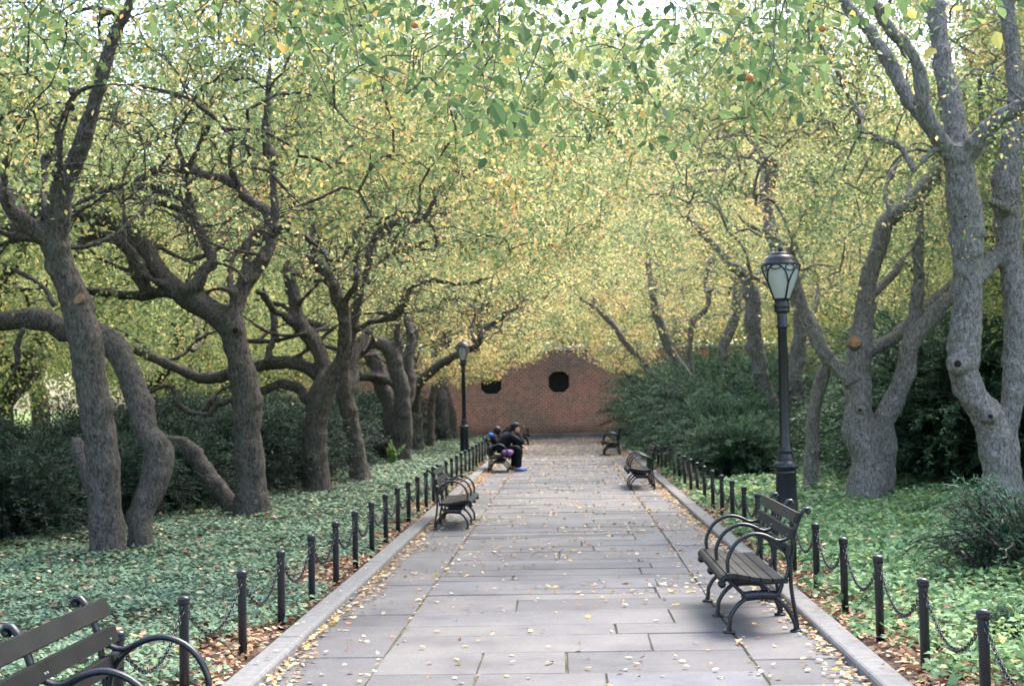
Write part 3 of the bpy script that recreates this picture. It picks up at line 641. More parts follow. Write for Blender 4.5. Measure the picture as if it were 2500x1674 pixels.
traced_tree('wide-spreading pale crabapple with an orange sawn limb above the ivy', 20.9, [
  ("2115,1226,104 2119,1132,92 2104,1080,84 2096,1050,78 2096,954,66 2092,897,72 2100,850,64 2103,820,60 2111,762,56 2115,705,50 2126,660 2138,628,50 2150,585 2158,551,50 2180,525 2215,500,50 2240,472 2261,450,46 2303,407,44 2330,385,40", 0, .4),
  ("2080,935,48 2057,908,44 2040,890 2023,878,42 2005,850 1992,820,40 1978,790 1965,762,38 1952,730 1946,705,34 1935,660,28 1925,610,18", 0, .2),
  ("2105,870,38 2130,851,36 2155,840 2176,828,34 2200,808 2215,793,34 2240,772 2261,751,33 2290,725 2319,701,30 2360,670,24", .1, 1.0),
  ("2150,1222,70 2158,1150,64 2160,1090 2157,1031,62 2170,1000 2184,974,56 2200,935 2211,908,52 2216,880 2219,851,50 2235,822 2253,801,50 2275,775 2292,755,46 2322,724,36 2360,690,26", .3, -.6, B),
  ("2215,860,34 2222,820,36 2234,780 2238,743,35 2242,690 2242,647,30 2244,600 2246,551,24 2250,490,14", -.1, .2),
  ("1980,1120,40 1988,1012,38 1995,970 2003,935,38 2018,890,32 2030,860,20", 1.2, .9, B),
  ("2126,720,28 2160,690 2190,660,22 2215,620,12", .3, .9), ("1946,715,18 1915,690 1890,640,12", .2, -.6), ("2180,525,20 2160,470,16 2190,400 2230,350,8", .2, 1.2)],
  (4.2, 5.6, 4.4, 3.6, 2.9, .3), BARK_R, 12, 420, 56, .49, .28, .03, dead=1, cuts=[(2087, 834, 27, -.42, -.15, .12)], knots=[(2100, 1000, 20, -.3)], minz=2.7)
traced_tree('crabapple with two hollow-knotted stems behind the near lamp', 31.0, [
  ("1950,1140,70 1925,1075,50 1907,1031,44 1888,990 1869,954,42 1857,910 1853,878,44 1845,850 1842,820,44 1836,790 1838,762,44 1838,720 1827,685,34 1805,660 1784,647,26 1765,622 1746,601,22 1710,565 1677,524,14", 0, -1.0),
  ("1962,1140,74 1950,1060,54 1942,1010 1942,974,44 1945,920 1946,878,42 1950,840 1953,801,38 1945,740,32 1915,680 1900,635,42 1895,600 1884,570,38 1878,530 1869,493,30 1860,440,18", .2, .4, B),
  ("1884,570,20 1850,560,16 1820,545 1800,520,8", .3, -.2), ("1842,780,22 1826,730,22 1815,680,22 1813,650,18", .1, .3), ("1953,801,20 1985,760 2000,700,14", .3, .9),
  ("1946,900,16 1960,850 1985,830,10", .3, 1),
  ("1869,493,22 1890,430 1884,388,14 1815,388,12 1765,411 1715,419,11 1650,446 1600,480,6", .4, -4.5), ("1869,480,18 1872,400 1850,361,13 1831,346 1811,323 1769,334,12 1708,350 1650,377,5", .4, -4)],
  (3.8, 5.6, 4.2, 3.6, 3.0, 0), BARK_R, 13, 380, 52, .59, .28, .04, dead=1, knots=[(1840, 846, 34, -.3)], minz=2.7)
traced_tree('pale crabapple rising out of the yews right of the path, boughs arching to the wall', 37.0, [
  ("1800,1115,40 1778,1000,32 1765,905,30 1769,839,30 1792,782,28 1800,700,24 1795,640,18", 0, 0),
  ("1745,1115,30 1722,1000,28 1700,950 1677,916,28 1655,885 1638,858,27 1620,815 1612,790,26 1600,758,26 1592,700,22 1580,640,14", .3, -.6, B),
  ("1690,930,22 1683,870,20 1685,820 1695,780,19 1722,757,18 1732,720 1722,689,16 1731,647,15 1761,601,10", .6, -.2),
  ("1790,785,16 1815,750,14 1840,720,10", 0, .8)],
  (3.6, 5.6, 4.2, 3.8, 3.0, 0), BARK_R, 14, 380, 50, .62, .28, .045, dead=1, minz=2.7, llen=.066)
traced_tree('far crabapple with one bough leaning left over the path end', 44.0, [
  ("1640,1085,36 1610,960,28 1580,900,24 1559,870,22 1538,850 1518,824,20 1500,798 1483,778,17 1450,750 1414,725,9", 0, -1.6),
  ("1650,1085,34 1650,960,26 1640,860,22 1650,780,18", .3, .6, B)],
  (3.2, 5.8, 4.4, 3.8, 3.0, 0), BARK_R, 15, 360, 48, .63, .28, .05, dead=0, minz=2.3, llen=.072, extra=lambda r: near_sprays(.2, 2.6, 41, 47, 2.3, 3.6, 120)(r))
traced_tree('last crabapple of the right row beside the brick wall', 51.0, [("1690,1068,30 1685,960,26 1680,860,24 1690,780,18", 0, 0)],
  (3.4, 6.2, 4.6, 3.8, 3.3, 0), BARK_R, 16, 340, 46, .58, .28, .05, dead=0, minz=3.0, llen=.08)

for q_a, q_k in TT: build_traced(*q_a, **q_k)

# trees whose trunks stand just outside the picture and whose boughs reach into it, and the rows behind
def gen_limbs(r, H, n, spread, top, tr=.2, lean=(0, 0)):
    t = np.linspace(0, 1, 6); tx = lean[0]*t**1.3+.10*np.sin(5*t+r.uniform(0, 6)); ty = lean[1]*t**1.3+.08*np.sin(4*t+r.uniform(0, 6))
    tx -= tx[0]; ty -= ty[0]; T = np.stack([tx, ty, -.12+(H+.12)*t, tr*(1-.28*t)], 1); T[0, 3] *= 1.3; out = [T]
    az0 = r.uniform(0, 6.28)
    for k in range(n):
        az = az0+k*6.283/n+r.normal()*.25; s = np.linspace(0, 1, 7); sp = spread*r.uniform(.75, 1.1); tp = (top-H)*r.uniform(.65, 1.1)
        curl = r.normal()*.7; a_ = az+curl*s**1.5
        rr = sp*s**.95; z = H*.92+tp*(1-(1-s)**1.7)+.18*np.sin(6*s+r.uniform(0, 6))*s
        Q = np.stack([T[-1, 0]+rr*np.cos(a_), T[-1, 1]+rr*np.sin(a_), z, tr*.66*(1-s)**.8+.02], 1); Q[1:-1, :3] += r.normal(size=(5, 3))*.10; Q[0, :3] = T[-1, :3]-np.array([0, 0, .1]); out.append(Q)
        for q in (2, 4):
            b = Q[q]; az2 = a_[q]+r.choice((-1, 1))*r.uniform(.6, 1.2); s2 = np.linspace(0, 1, 5); L2 = sp*r.uniform(.35, .6)
            out.append(np.stack([b[0]+L2*s2*np.cos(az2), b[1]+L2*s2*np.sin(az2), b[2]+L2*.55*s2*(1.3-.5*s2)+.1*np.sin(5*s2), b[3]*.75*(1-s2)+.014], 1))
    return out
def world_tree(name, label, base, group, bark, leaf, seed, H, n, spread, top, crown, ntips, nleaf, hue0, hvar, llen, spreadl=.25, tr=.2, lean=(0, 0), vox=.05, dead=0, extra=None, minz=2.3, prune=True, shape='quad', weld=True, thin=False, droop=.7, world=True, rcap=.055):
    global LEAFCOUNT
    ntips = int(ntips*1.2); nleaf = int(nleaf*1.3)
    r = np.random.default_rng(seed); base = np.array(base, float)
    root = thing(name, label, 'tree', tuple(base), 0, group); a = Acc(); sk = []
    for i, Q in enumerate(gen_limbs(r, H, n, spread, top, tr, lean)):
        Q = resample(Q, .14); Q[:, 3] *= 1+.1*wob(Q, 3.3, seed); tube(a, Q[:, :3], np.maximum(Q[:, 3], .01), 12 if i == 0 else 8, 0, .09)
        s = Q[Q[:, 2] > 1.4]; sk.append(s[::2])
    t = a.obj('trunk', bark, root)
    if weld: fuse(t, vox)
    cx, cy_, cz, rx, ry, rz = crown; A = []
    off = base if world else np.zeros(3)
    while len(A) < ntips:
        u = unit(r.normal(size=(ntips*3, 3)))*(r.uniform(.30, 1, (ntips*3, 1))**.6); p = u*np.array([rx, ry, rz])+np.array([cx, cy_, cz])+off
        p = p[p[:, 2] > minz]
        if prune: p = p[allowed(p)]
        if thin: p = p[sparse(p, r)]; p = p[slit(p, r)]
        A += list(p)
    A = np.array(A[:ntips])
    if extra is not None: A = np.vstack([A, extra(r)])
    c = Acc(); LEAFCOUNT += crown_mesh(c, np.vstack(sk)[:, :3]+off, A, r, nleaf, llen, hue0, hvar, spreadl, shape, dead, prune=prune, droop=droop, rcap=rcap, srad=np.vstack(sk)[:, 3])
    c.v = [q-off.astype(np.float32) for q in c.v]; c.obj('crown', [leaf, bark], root); return root
GA = 'crabapple trees lining the path'
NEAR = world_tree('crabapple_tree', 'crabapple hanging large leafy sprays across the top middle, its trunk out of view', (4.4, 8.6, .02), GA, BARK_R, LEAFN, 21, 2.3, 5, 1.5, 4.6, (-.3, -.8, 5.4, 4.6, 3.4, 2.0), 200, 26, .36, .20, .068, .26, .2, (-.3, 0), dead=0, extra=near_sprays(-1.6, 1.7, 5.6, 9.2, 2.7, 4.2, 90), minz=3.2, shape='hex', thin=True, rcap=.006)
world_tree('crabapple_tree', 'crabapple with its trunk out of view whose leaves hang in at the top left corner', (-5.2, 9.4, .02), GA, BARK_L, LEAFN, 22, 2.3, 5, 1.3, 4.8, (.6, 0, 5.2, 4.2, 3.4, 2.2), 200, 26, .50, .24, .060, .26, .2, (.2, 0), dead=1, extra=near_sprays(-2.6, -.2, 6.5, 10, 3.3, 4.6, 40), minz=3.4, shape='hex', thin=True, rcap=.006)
FRUIT = plain('crabapple_skin', (.50, .17, .04), .4, .5, .35, 60)
for sx, sy, Y in ((1830, 190, 6.6), (2008, 70, 7.4), (1012, 62, 6.9)):
    q = at_y(sx, sy, Y)-np.array([4.4, 8.6, .02]); k = Acc(); P = np.array([[0, 0, .018], [.004, .002, .05]])+q
    th = np.linspace(0, np.pi, 8); ph = np.arange(12)*np.pi/6
    V = np.stack([np.sin(th)[:, None]*np.cos(ph), np.sin(th)[:, None]*np.sin(ph), np.cos(th)[:, None]*np.ones(12)], -1).reshape(-1, 3)*.019*np.array([1, 1, .92])+q
    i_ = np.arange(7)[:, None]*12; j_ = np.arange(12)[None]; k_ = (j_+1) % 12; k.add(V, np.stack([i_+j_, i_+12+j_, i_+12+k_, i_+k_], -1).reshape(-1, 4), 0)
    tube(k, [q+np.array([0, 0, .015]), q+np.array([.01, .0, .10]), q+np.array([.04, .02, .35]), q+np.array([.10, .03, .8])], [.0018, .002, .0025, .004], 5, 1); k.obj('fruit', [FRUIT, BARK_R], NEAR)
# crabapples of the second row, behind the hedges
row2 = []
for k, (bk, hu) in enumerate(((BARK_L, .46), (BARK_L, .52))):
    row2.append(world_tree('crabapple_tree', 'tangled crabapple of the second row behind the left yew hedge', (-9.6, 16+5*k, 0), 'second row of crabapples behind the hedges', bk, LEAFG, 31+k, 1.9, 6, 4.0, 5.2, (0, 0, 4.4, 4.6, 4.2, 3.0), 560, 52, hu, .30, .078, .3, .22, dead=2, minz=1.7, prune=False, world=False))
for k, (x, y) in enumerate([(-10.2, 26.5), (-9.4, 32), (-10, 38), (-9.6, 44), (-9.8, 50), (9.8, 27), (10.4, 33), (9.5, 39), (10, 45), (9.6, 51), (8.8, 22)]):
    c = dup(row2[k % 2]); c.location = (x, y, 0); c.rotation_euler = (0, 0, 1.3+k*1.9); s = .92+.03*(k % 5); c.scale = (s, s, s)
    c['label'] = 'tangled crabapple of the second row behind the %s' % ('left yew hedge' if x < 0 else 'right-hand yews')
# broad lawn trees far off, in open light
far = []
for k in range(3):
    far.append(world_tree('lawn_tree', 'tall sunlit tree on the lawn beyond the left hedge', ((-17, 22, 0), (-19, 31, 0), (-16.5, 40, 0))[k], 'tall trees beyond the crabapple rows', BARK_L, LEAFG, 41+k, 2.4, 6, 4.6, 9.5, (0, 0, 6.0, 5.6, 5.6, 4.8), 420, 50, .50+.05*k, .30, .13, .5, .28, dead=0, minz=.9, prune=False, vox=.08, world=False))
spots = [(-18, 50), (-24, 27), (-26, 38), (-25, 51), (-15, 62), (-8, 63.5), (-1.5, 62), (5, 64), (11.5, 62), (17, 52), (16.5, 40), (17.5, 30), (-4.5, 72), (3, 73), (-12, 74), (11, 74), (20, 64), (-31, 33), (-32, 46), (15.5, 22)]
for k, (x, y) in enumerate(spots):
    c = dup(far[k % 3]); c.location = (x, y, 0); c.rotation_euler = (0, 0, .7+k*2.3); s = (1.1+.07*(k % 4))*(1.35 if y > 60 else 1.2); c.scale = (s, s, s)
    c['label'] = 'tall leafy tree standing behind the brick wall' if y > 60 else ('tall sunlit tree on the lawn beyond the left hedge' if x < 0 else 'tall tree beyond the right-hand yews')


# ------------------------------------------------------------------ yews
def yew_mesh(seed, rx, h, nb, feather=.17, spread=.55):
    """a loose shrub of arching stems, each carrying flat sprays of needles on both sides"""
    r = np.random.default_rng(seed); st = Acc(); fo = Acc()
    for k in range(nb):
        az = r.uniform(0, 6.283); e = r.uniform(.05, 1.35)**1.0; L = (rx*math.cos(e)+h*math.sin(e))*r.uniform(.72, 1.12)
        d = np.array([math.cos(az)*math.cos(e), math.sin(az)*math.cos(e), math.sin(e)]); s = np.linspace(0, 1, 9)[:, None]
        root = np.array([math.cos(az), math.sin(az), 0])*rx*.25*r.random()
        P = root+d*L*s+np.array([0, 0, 1])*L*.16*np.sin(np.pi*s)-np.array([0, 0, 1])*L*.10*s**3+np.vstack([[0, 0, 0], r.normal(size=(8, 3))*.03])
        P[:, 2] = np.maximum(P[:, 2], .06); tube(st, P, np.linspace(.018, .003, 9), 4, 0, cap=False)
        Q = resample(P, .05); m0 = int(len(Q)*.28); T = unit(np.gradient(Q, axis=0)); n = len(Q)-m0
        for rep in range(3):
            side = np.where(r.random(n) < .5, 1., -1.)[:, None]; up = np.array([0, 0, 1.])+r.normal(size=(n, 3))*.35
            S = unit(np.cross(T[m0:], up))*side; ax = T[m0:]*.75+S*r.uniform(.4, 1.1, (n, 1))+np.array([0, 0, .10])+r.normal(size=(n, 3))*.22
            fl = feather*r.uniform(.6, 1.3, n)*(1.15-.5*np.linspace(0, 1, n)); C = Q[m0:]+r.normal(size=(n, 3))*.03
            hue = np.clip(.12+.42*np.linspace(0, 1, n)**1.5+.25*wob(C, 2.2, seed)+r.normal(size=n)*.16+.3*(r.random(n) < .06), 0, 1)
            leaves(fo, C, ax, up, fl, fl*.20, hue, 'quad')
            for q in (.35, .7):
                C2 = C+unit(ax)*(fl*q)[:, None]; ax2 = unit(ax)+S*.9*r.choice((-1, 1), (n, 1))+r.normal(size=(n, 3))*.25
                leaves(fo, C2, ax2, up+r.normal(size=(n, 3))*.3, fl*.5, fl*.13, hue, 'quad')
    return st.mesh('stems', [BARK_L]), fo.mesh('foliage', [YEW_SHADED if seed < 63 else YEW])
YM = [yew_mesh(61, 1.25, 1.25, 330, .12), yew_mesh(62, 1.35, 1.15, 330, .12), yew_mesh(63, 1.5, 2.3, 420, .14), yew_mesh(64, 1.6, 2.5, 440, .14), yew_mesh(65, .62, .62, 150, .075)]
def yew(k, x, y, rz, s, label, group=None):
    o = thing('yew_shrub', label, 'shrub', (x, y, 0), rz, group); o.scale = (s, s, s)
    link('stems', YM[k][0], o); link('foliage', YM[k][1], o); return o
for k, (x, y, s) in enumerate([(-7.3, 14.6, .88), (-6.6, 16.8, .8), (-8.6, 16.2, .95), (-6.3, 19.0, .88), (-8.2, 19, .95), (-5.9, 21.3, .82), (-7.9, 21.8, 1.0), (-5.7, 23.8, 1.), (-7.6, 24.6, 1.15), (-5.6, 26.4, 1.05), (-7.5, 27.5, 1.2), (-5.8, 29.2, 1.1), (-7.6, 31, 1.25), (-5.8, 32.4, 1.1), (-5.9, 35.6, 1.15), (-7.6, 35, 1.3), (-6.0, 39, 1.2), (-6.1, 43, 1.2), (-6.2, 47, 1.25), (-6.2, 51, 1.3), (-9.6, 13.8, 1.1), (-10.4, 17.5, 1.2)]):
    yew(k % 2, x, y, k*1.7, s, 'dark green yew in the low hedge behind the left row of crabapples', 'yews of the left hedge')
for k, (x, y, s, lb) in enumerate([
    (2.95, 26.0, .50, 'low feathery yew beside the fence behind the near lamp'), (3.15, 28.6, .62, 'small feathery yew left of the crabapple with two hollow-knotted stems'),
    (3.4, 31.6, .82, None), (3.65, 35.2, .95, None), (3.75, 38.8, .95, None), (3.7, 42.5, 1.0, None), (3.6, 46.3, 1.0, None), (3.6, 50.2, 1.05, 'last yew overhanging the fence beside the brick wall'), (5.9, 34.5, .85, None), (5.2, 38.5, 1.0, None), (5.1, 43, 1.1, None), (5.0, 48, 1.15, None),
    (6.6, 24.2, 1.2, 'tall dark yew behind the wide-spreading pale crabapple'), (8.3, 23.2, 1.35, 'tall dark yew filling the gap beside the right edge'), (6.6, 27.4, .95, 'dark yew behind the crabapple with the sawn limb'), (8.6, 27, 1.3, None), (7.6, 31, 1.3, None), (9.6, 20.5, 1.3, 'dark yew at the right edge behind the two joined stems')]):
    yew(2+k % 2, x, y, k*2.3+.4, s, lb or 'feathery dark yew in the shrub bank right of the path', 'yews right of the path')
yew(4, 3.75, 12.3, .3, 1.15, 'small soft yew bush in the foreground by the right edge')
yew(4, 2.75, 9.4, 2.1, .33, 'tiny yew seedling behind the second fence post on the right')

# ------------------------------------------------------------------ ivy and fallen leaves (beyond counting)
def bed(x0, x1, dens, near, seed, litter_edge, sgn):
    r = np.random.default_rng(seed); out = []
    for ya, yb in ((2, 7), (7, 13), (13, 20), (20, 30), (30, 42), (42, 56.2)):
        ym = .5*(ya+yb); k = max(.20, min(1, 11/ym)); n = int(dens*(yb-ya)*(x1-x0)*k)
        P = np.stack([r.uniform(x0, x1, n), r.uniform(ya, yb, n), np.zeros(n)], 1); out.append((P, np.full(n, near*(1/k)**.5)))
    P = np.vstack([o[0] for o in out]); S = np.concatenate([o[1] for o in out])
    e = np.abs(P[:, 0]-litter_edge); t = (.30 if sgn < 0 else np.where(P[:, 1] < 9, .55, .22))+.40*wob(P, .9, seed)+.25*wob(P, 3.3, 2.)
    keep = r.random(len(P)) < np.clip((e-t+.22)/.4, 0.02, 1)
    return P[keep], S[keep], r
P, S, r = bed(-7.6, XL-.18, 1500, .042, 71, XL-.17, -1)
n = len(P); mound = .09+.05*wob(P, 1.3)+.03*wob(P, 4.1, 2.); P[:, 2] = .03+mound*r.uniform(.35, 1.1, n)**.6
a = Acc(); az = r.uniform(0, 6.283, n); tilt = r.uniform(-.1, .45, n)
leaves(a, P, np.stack([np.cos(az), np.sin(az), -tilt], 1), np.array([0, 0, 1.])+r.normal(size=(n, 3))*.34, S*r.uniform(.7, 1.25, n), S*r.uniform(.75, 1.15, n), np.clip(.42+.2*wob(P, .8, 4.)+r.normal(size=n)*.17+.35*(r.random(n) < .03), 0, 1), 'ivy')
tag(a.obj('ivy', IVY), 'dark blue-green ivy carpeting the left bed under the crabapples', 'ivy', None, 'stuff')
P, S, r = bed(XR+.16, 9.8, 1000, .052, 72, XR+.17, 1)
n = len(P); mound = .13+.08*wob(P, 1.5, 3.)+.04*wob(P, 4.1, 2.); P[:, 2] = .03+np.maximum(mound, .03)*r.uniform(.2, 1.15, n)
a = Acc(); az = r.uniform(0, 6.283, n); tilt = r.uniform(-.2, .7, n)
leaves(a, P, np.stack([np.cos(az), np.sin(az), -tilt], 1), np.array([0, 0, 1.])+r.normal(size=(n, 3))*.45, S*r.uniform(.6, 1.35, n), S*r.uniform(.7, 1.1, n), np.clip(.5+.22*wob(P, .9, 4.)+r.normal(size=n)*.2+.25*(r.random(n) < .04), 0, 1), 'ivy')
tag(a.obj('ground_cover', IVYR), 'bright green leafy ground cover filling the right bed', 'ground cover', None, 'stuff')
r_ = np.random.default_rng(77); b_0 = at_y(957, 1128, 34.0); b_0[2] = .03; sp_ = thing('seedling', 'bright green seedling shoots in front of the dark many-stemmed crabapple', 'plant', tuple(b_0))
a = Acc(); st_ = Acc()
for k in range(7):
    t_ = np.linspace(0, 1, 6)[:, None]; d_ = np.array([r_.normal()*.12, r_.normal()*.1, r_.uniform(.35, .62)]); Q_ = d_*t_+np.array([.05, 0, 0])*np.sin(3*t_+k); tube(st_, Q_, np.linspace(.006, .002, 6), 4, cap=False)
    C_ = np.repeat(resample(Q_, .03)[2:], 4, axis=0); n_ = len(C_); leaves(a, C_, r_.normal(size=(n_, 3))+np.array([0, 0, .2]), r_.normal(size=(n_, 3))+np.array([0, 0, 1.]), .06, .04, np.clip(.85+.1*r_.normal(size=n_), 0, .95), 'hex')
st_.obj('stem', BARK_L, sp_); a.obj('foliage', IVYR, sp_)
def litter(name, label, P, S, r, zlo=.004, tilt=.35, hb=.0):
    n = len(P); a = Acc(); az = r.uniform(0, 6.283, n); P[:, 2] += zlo+r.uniform(0, .012, n)
    hue = np.clip(r.beta(2.2, 1.6, n)+hb, 0, 1)
    leaves(a, P, np.stack([np.cos(az), np.sin(az), r.normal(size=n)*tilt*.4+.08], 1), np.array([0, 0, 1.])+r.normal(size=(n, 3))*tilt, S*r.uniform(.6, 1.3, n), S*r.uniform(.4, .75, n), hue, 'hex')
    return tag(a.obj(name, LITTER), label, 'fallen leaves', None, 'stuff')
r = np.random.default_rng(81)
L = []
for ya, yb, d in ((3, 12, 30), (12, 20, 42), (20, 30, 36), (30, 40, 38), (40, 48, 50), (48, 56.2, 65)):
    n = int(d*(yb-ya)*(XR-XL)); L.append(np.stack([r.uniform(XL, XR, n), r.uniform(ya, yb, n), np.zeros(n)], 1))
P = np.vstack(L); keep = r.random(len(P)) < .48+.75*wob(P, 1.2, 2.)+.45*wob(P, 4.1, 1.); P = P[keep]
for xe, s, d in ((XL, 1, 70), (XR, -1, 60)):
    n = int(d*50); y = 3+53*r.random(n)**1.15; P = np.vstack([P, np.stack([xe+s*np.abs(r.normal(size=n))*(.085+.03*np.sin(y*1.7)), y, np.abs(r.normal(size=n))*.006], 1)])
for xe in (-1.16, 1.08):
    n = 260; P = np.vstack([P, np.stack([xe+r.normal(size=n)*.02, 3+50*r.random(n), np.zeros(n)], 1)])
litter('fallen_leaves', 'cream and orange leaves scattered over the flagstones', P, .042*(1+.012*P[:, 1]), r, .004, .3, .06)
for x0, x1, lab in ((XL-.19, XL-1.9, 'orange leaf litter along the edge of the left bed'), (XR+.19, XR+2.2, 'brown and orange leaf litter along the edge of the right bed')):
    n = 24000; P = np.stack([x0+(x1-x0)*np.abs(r.normal(size=n))*.38, 2.5+53.5*r.random(n)**1.25, np.full(n, .03)], 1); P[:, 2] += .02*r.random(n)
    nn = 2600; Q = np.stack([x0+(x1-x0)*r.random(nn)*2.4, 5+50*r.random(nn)**1.2, np.full(nn, .14)], 1)
    litter('leaf_litter', lab, np.vstack([P, Q]), .05, r, .005, .45, -.10)
P = np.stack([r.choice((XL-.085, XR+.085), 220)+r.normal(size=220)*.05, 7.4+45*r.random(220), np.full(220, .066)], 1); P = P[(P[:, 0] < XL-.02) & (P[:, 0] > XL-.15) | (P[:, 0] > XR+.02) & (P[:, 0] < XR+.15)]
litter('fallen_leaves', 'few pale leaves lying on the two kerbs', P, .04, r, .004, .2)

# ------------------------------------------------------------------ fence posts and chains
NL, NR = 'chain fence left of the path', 'chain fence right of the path'
a = Acc(); lathe(a, [(.0, -.15), (.027, -.15), (.027, .515)], 14); pm = a.mesh('shaft', [IRON])
a = Acc(); lathe(a, [(.026, .513), (.033, .517), (.0335, .535), (.032, .542), (.0345, .546), (.031, .556), (.019, .564), (.0, .567)], 14)
for s in (-1, 1): tube(a, [[0, s*(.024+.022*math.sin(t)), .497+.016*math.cos(t)] for t in np.linspace(0, math.pi, 7)], .004, 5)
cm = a.mesh('cap', [IRON])
SPAN = 1.17
def chain_mesh():
    a = Acc(); z0 = .487; sag = .205; k = 36; u = np.linspace(.035, 1-.035, k)
    Y = u*SPAN; Z = z0-sag*(1-((2*u-1)/.93)**2)*1.0
    for i in range(k-1):
        p = np.array([0, Y[i], Z[i]]); q = np.array([0, Y[i+1], Z[i+1]]); t = q-p; L = np.linalg.norm(t); t = t/L; c = (p+q)/2
        s = np.array([1., 0, 0]); n = np.cross(t, s)
        if i % 2: s, n = n, s
        w = .0125; ln = L*.78; th = np.linspace(0, 2*np.pi, 9)[:-1]
        P = c+np.outer(np.sign(np.cos(th))*(ln-w)*.55+np.cos(th)*w, t)+np.outer(np.sin(th)*w, s)
        P = np.vstack([P, P[:1]]); tube(a, P, .0035, 4, cap=False)
    return a.mesh('chain', [IRON])
CHM = chain_mesh()
def ordinal(n): return ['first', 'second', 'third', 'fourth', 'fifth', 'sixth', 'seventh', 'eighth', 'ninth', 'tenth', 'eleventh', 'twelfth', 'thirteenth'][n]
def fence(xf, y0, side, marks, group):
    ys = [y0+SPAN*k for k in range(-3, int((WALL_Y-.4-y0)/SPAN)+1)]; n = 0; last = None
    for i, y in enumerate(ys):
        mk = [m_ for m_ in marks if m_[0] <= y][-1]
        if mk is not last: n = 0; last = mk
        else: n += 1
        tellable = y < 32 and n < 13
        lab = 'black iron fence post, %s one %s' % (ordinal(n), mk[1]) if tellable else 'thin far fence post %s' % mk[1]
        x = xf(y); o = thing('fence_post', lab, 'fence post', (x, y, 0), 0, group+' posts'); link('shaft', pm, o); link('cap', cm, o)
        if i+1 < len(ys):
            c = link('fence_chain', CHM); c.location = (x, y, 0); c.rotation_euler = (0, 0, -math.atan2(xf(ys[i+1])-x, SPAN))
            tag(c, 'black chain sagging from the %s post %s' % (ordinal(n), mk[1]) if tellable else 'thin far chain %s' % mk[1], 'chain', group+' chains')
fence(lambda y: -1.98-.04*min(1, max(0, (12-y)/4))-.05*min(1, max(0, (9.2-y)/1.2)), 7.95, 'left', [(-9, 'behind the nearest left bench'), (7.5, 'beyond the nearest left bench'), (18, 'beyond the second left bench'), (31, 'beyond the bench with the two people')], NL)
fence(lambda y: 1.93, 7.07, 'right', [(-9, 'in front of the near right bench'), (10.2, 'beyond the near right bench'), (24.9, 'beyond the second right bench'), (39, 'beyond the third right bench')], NR)

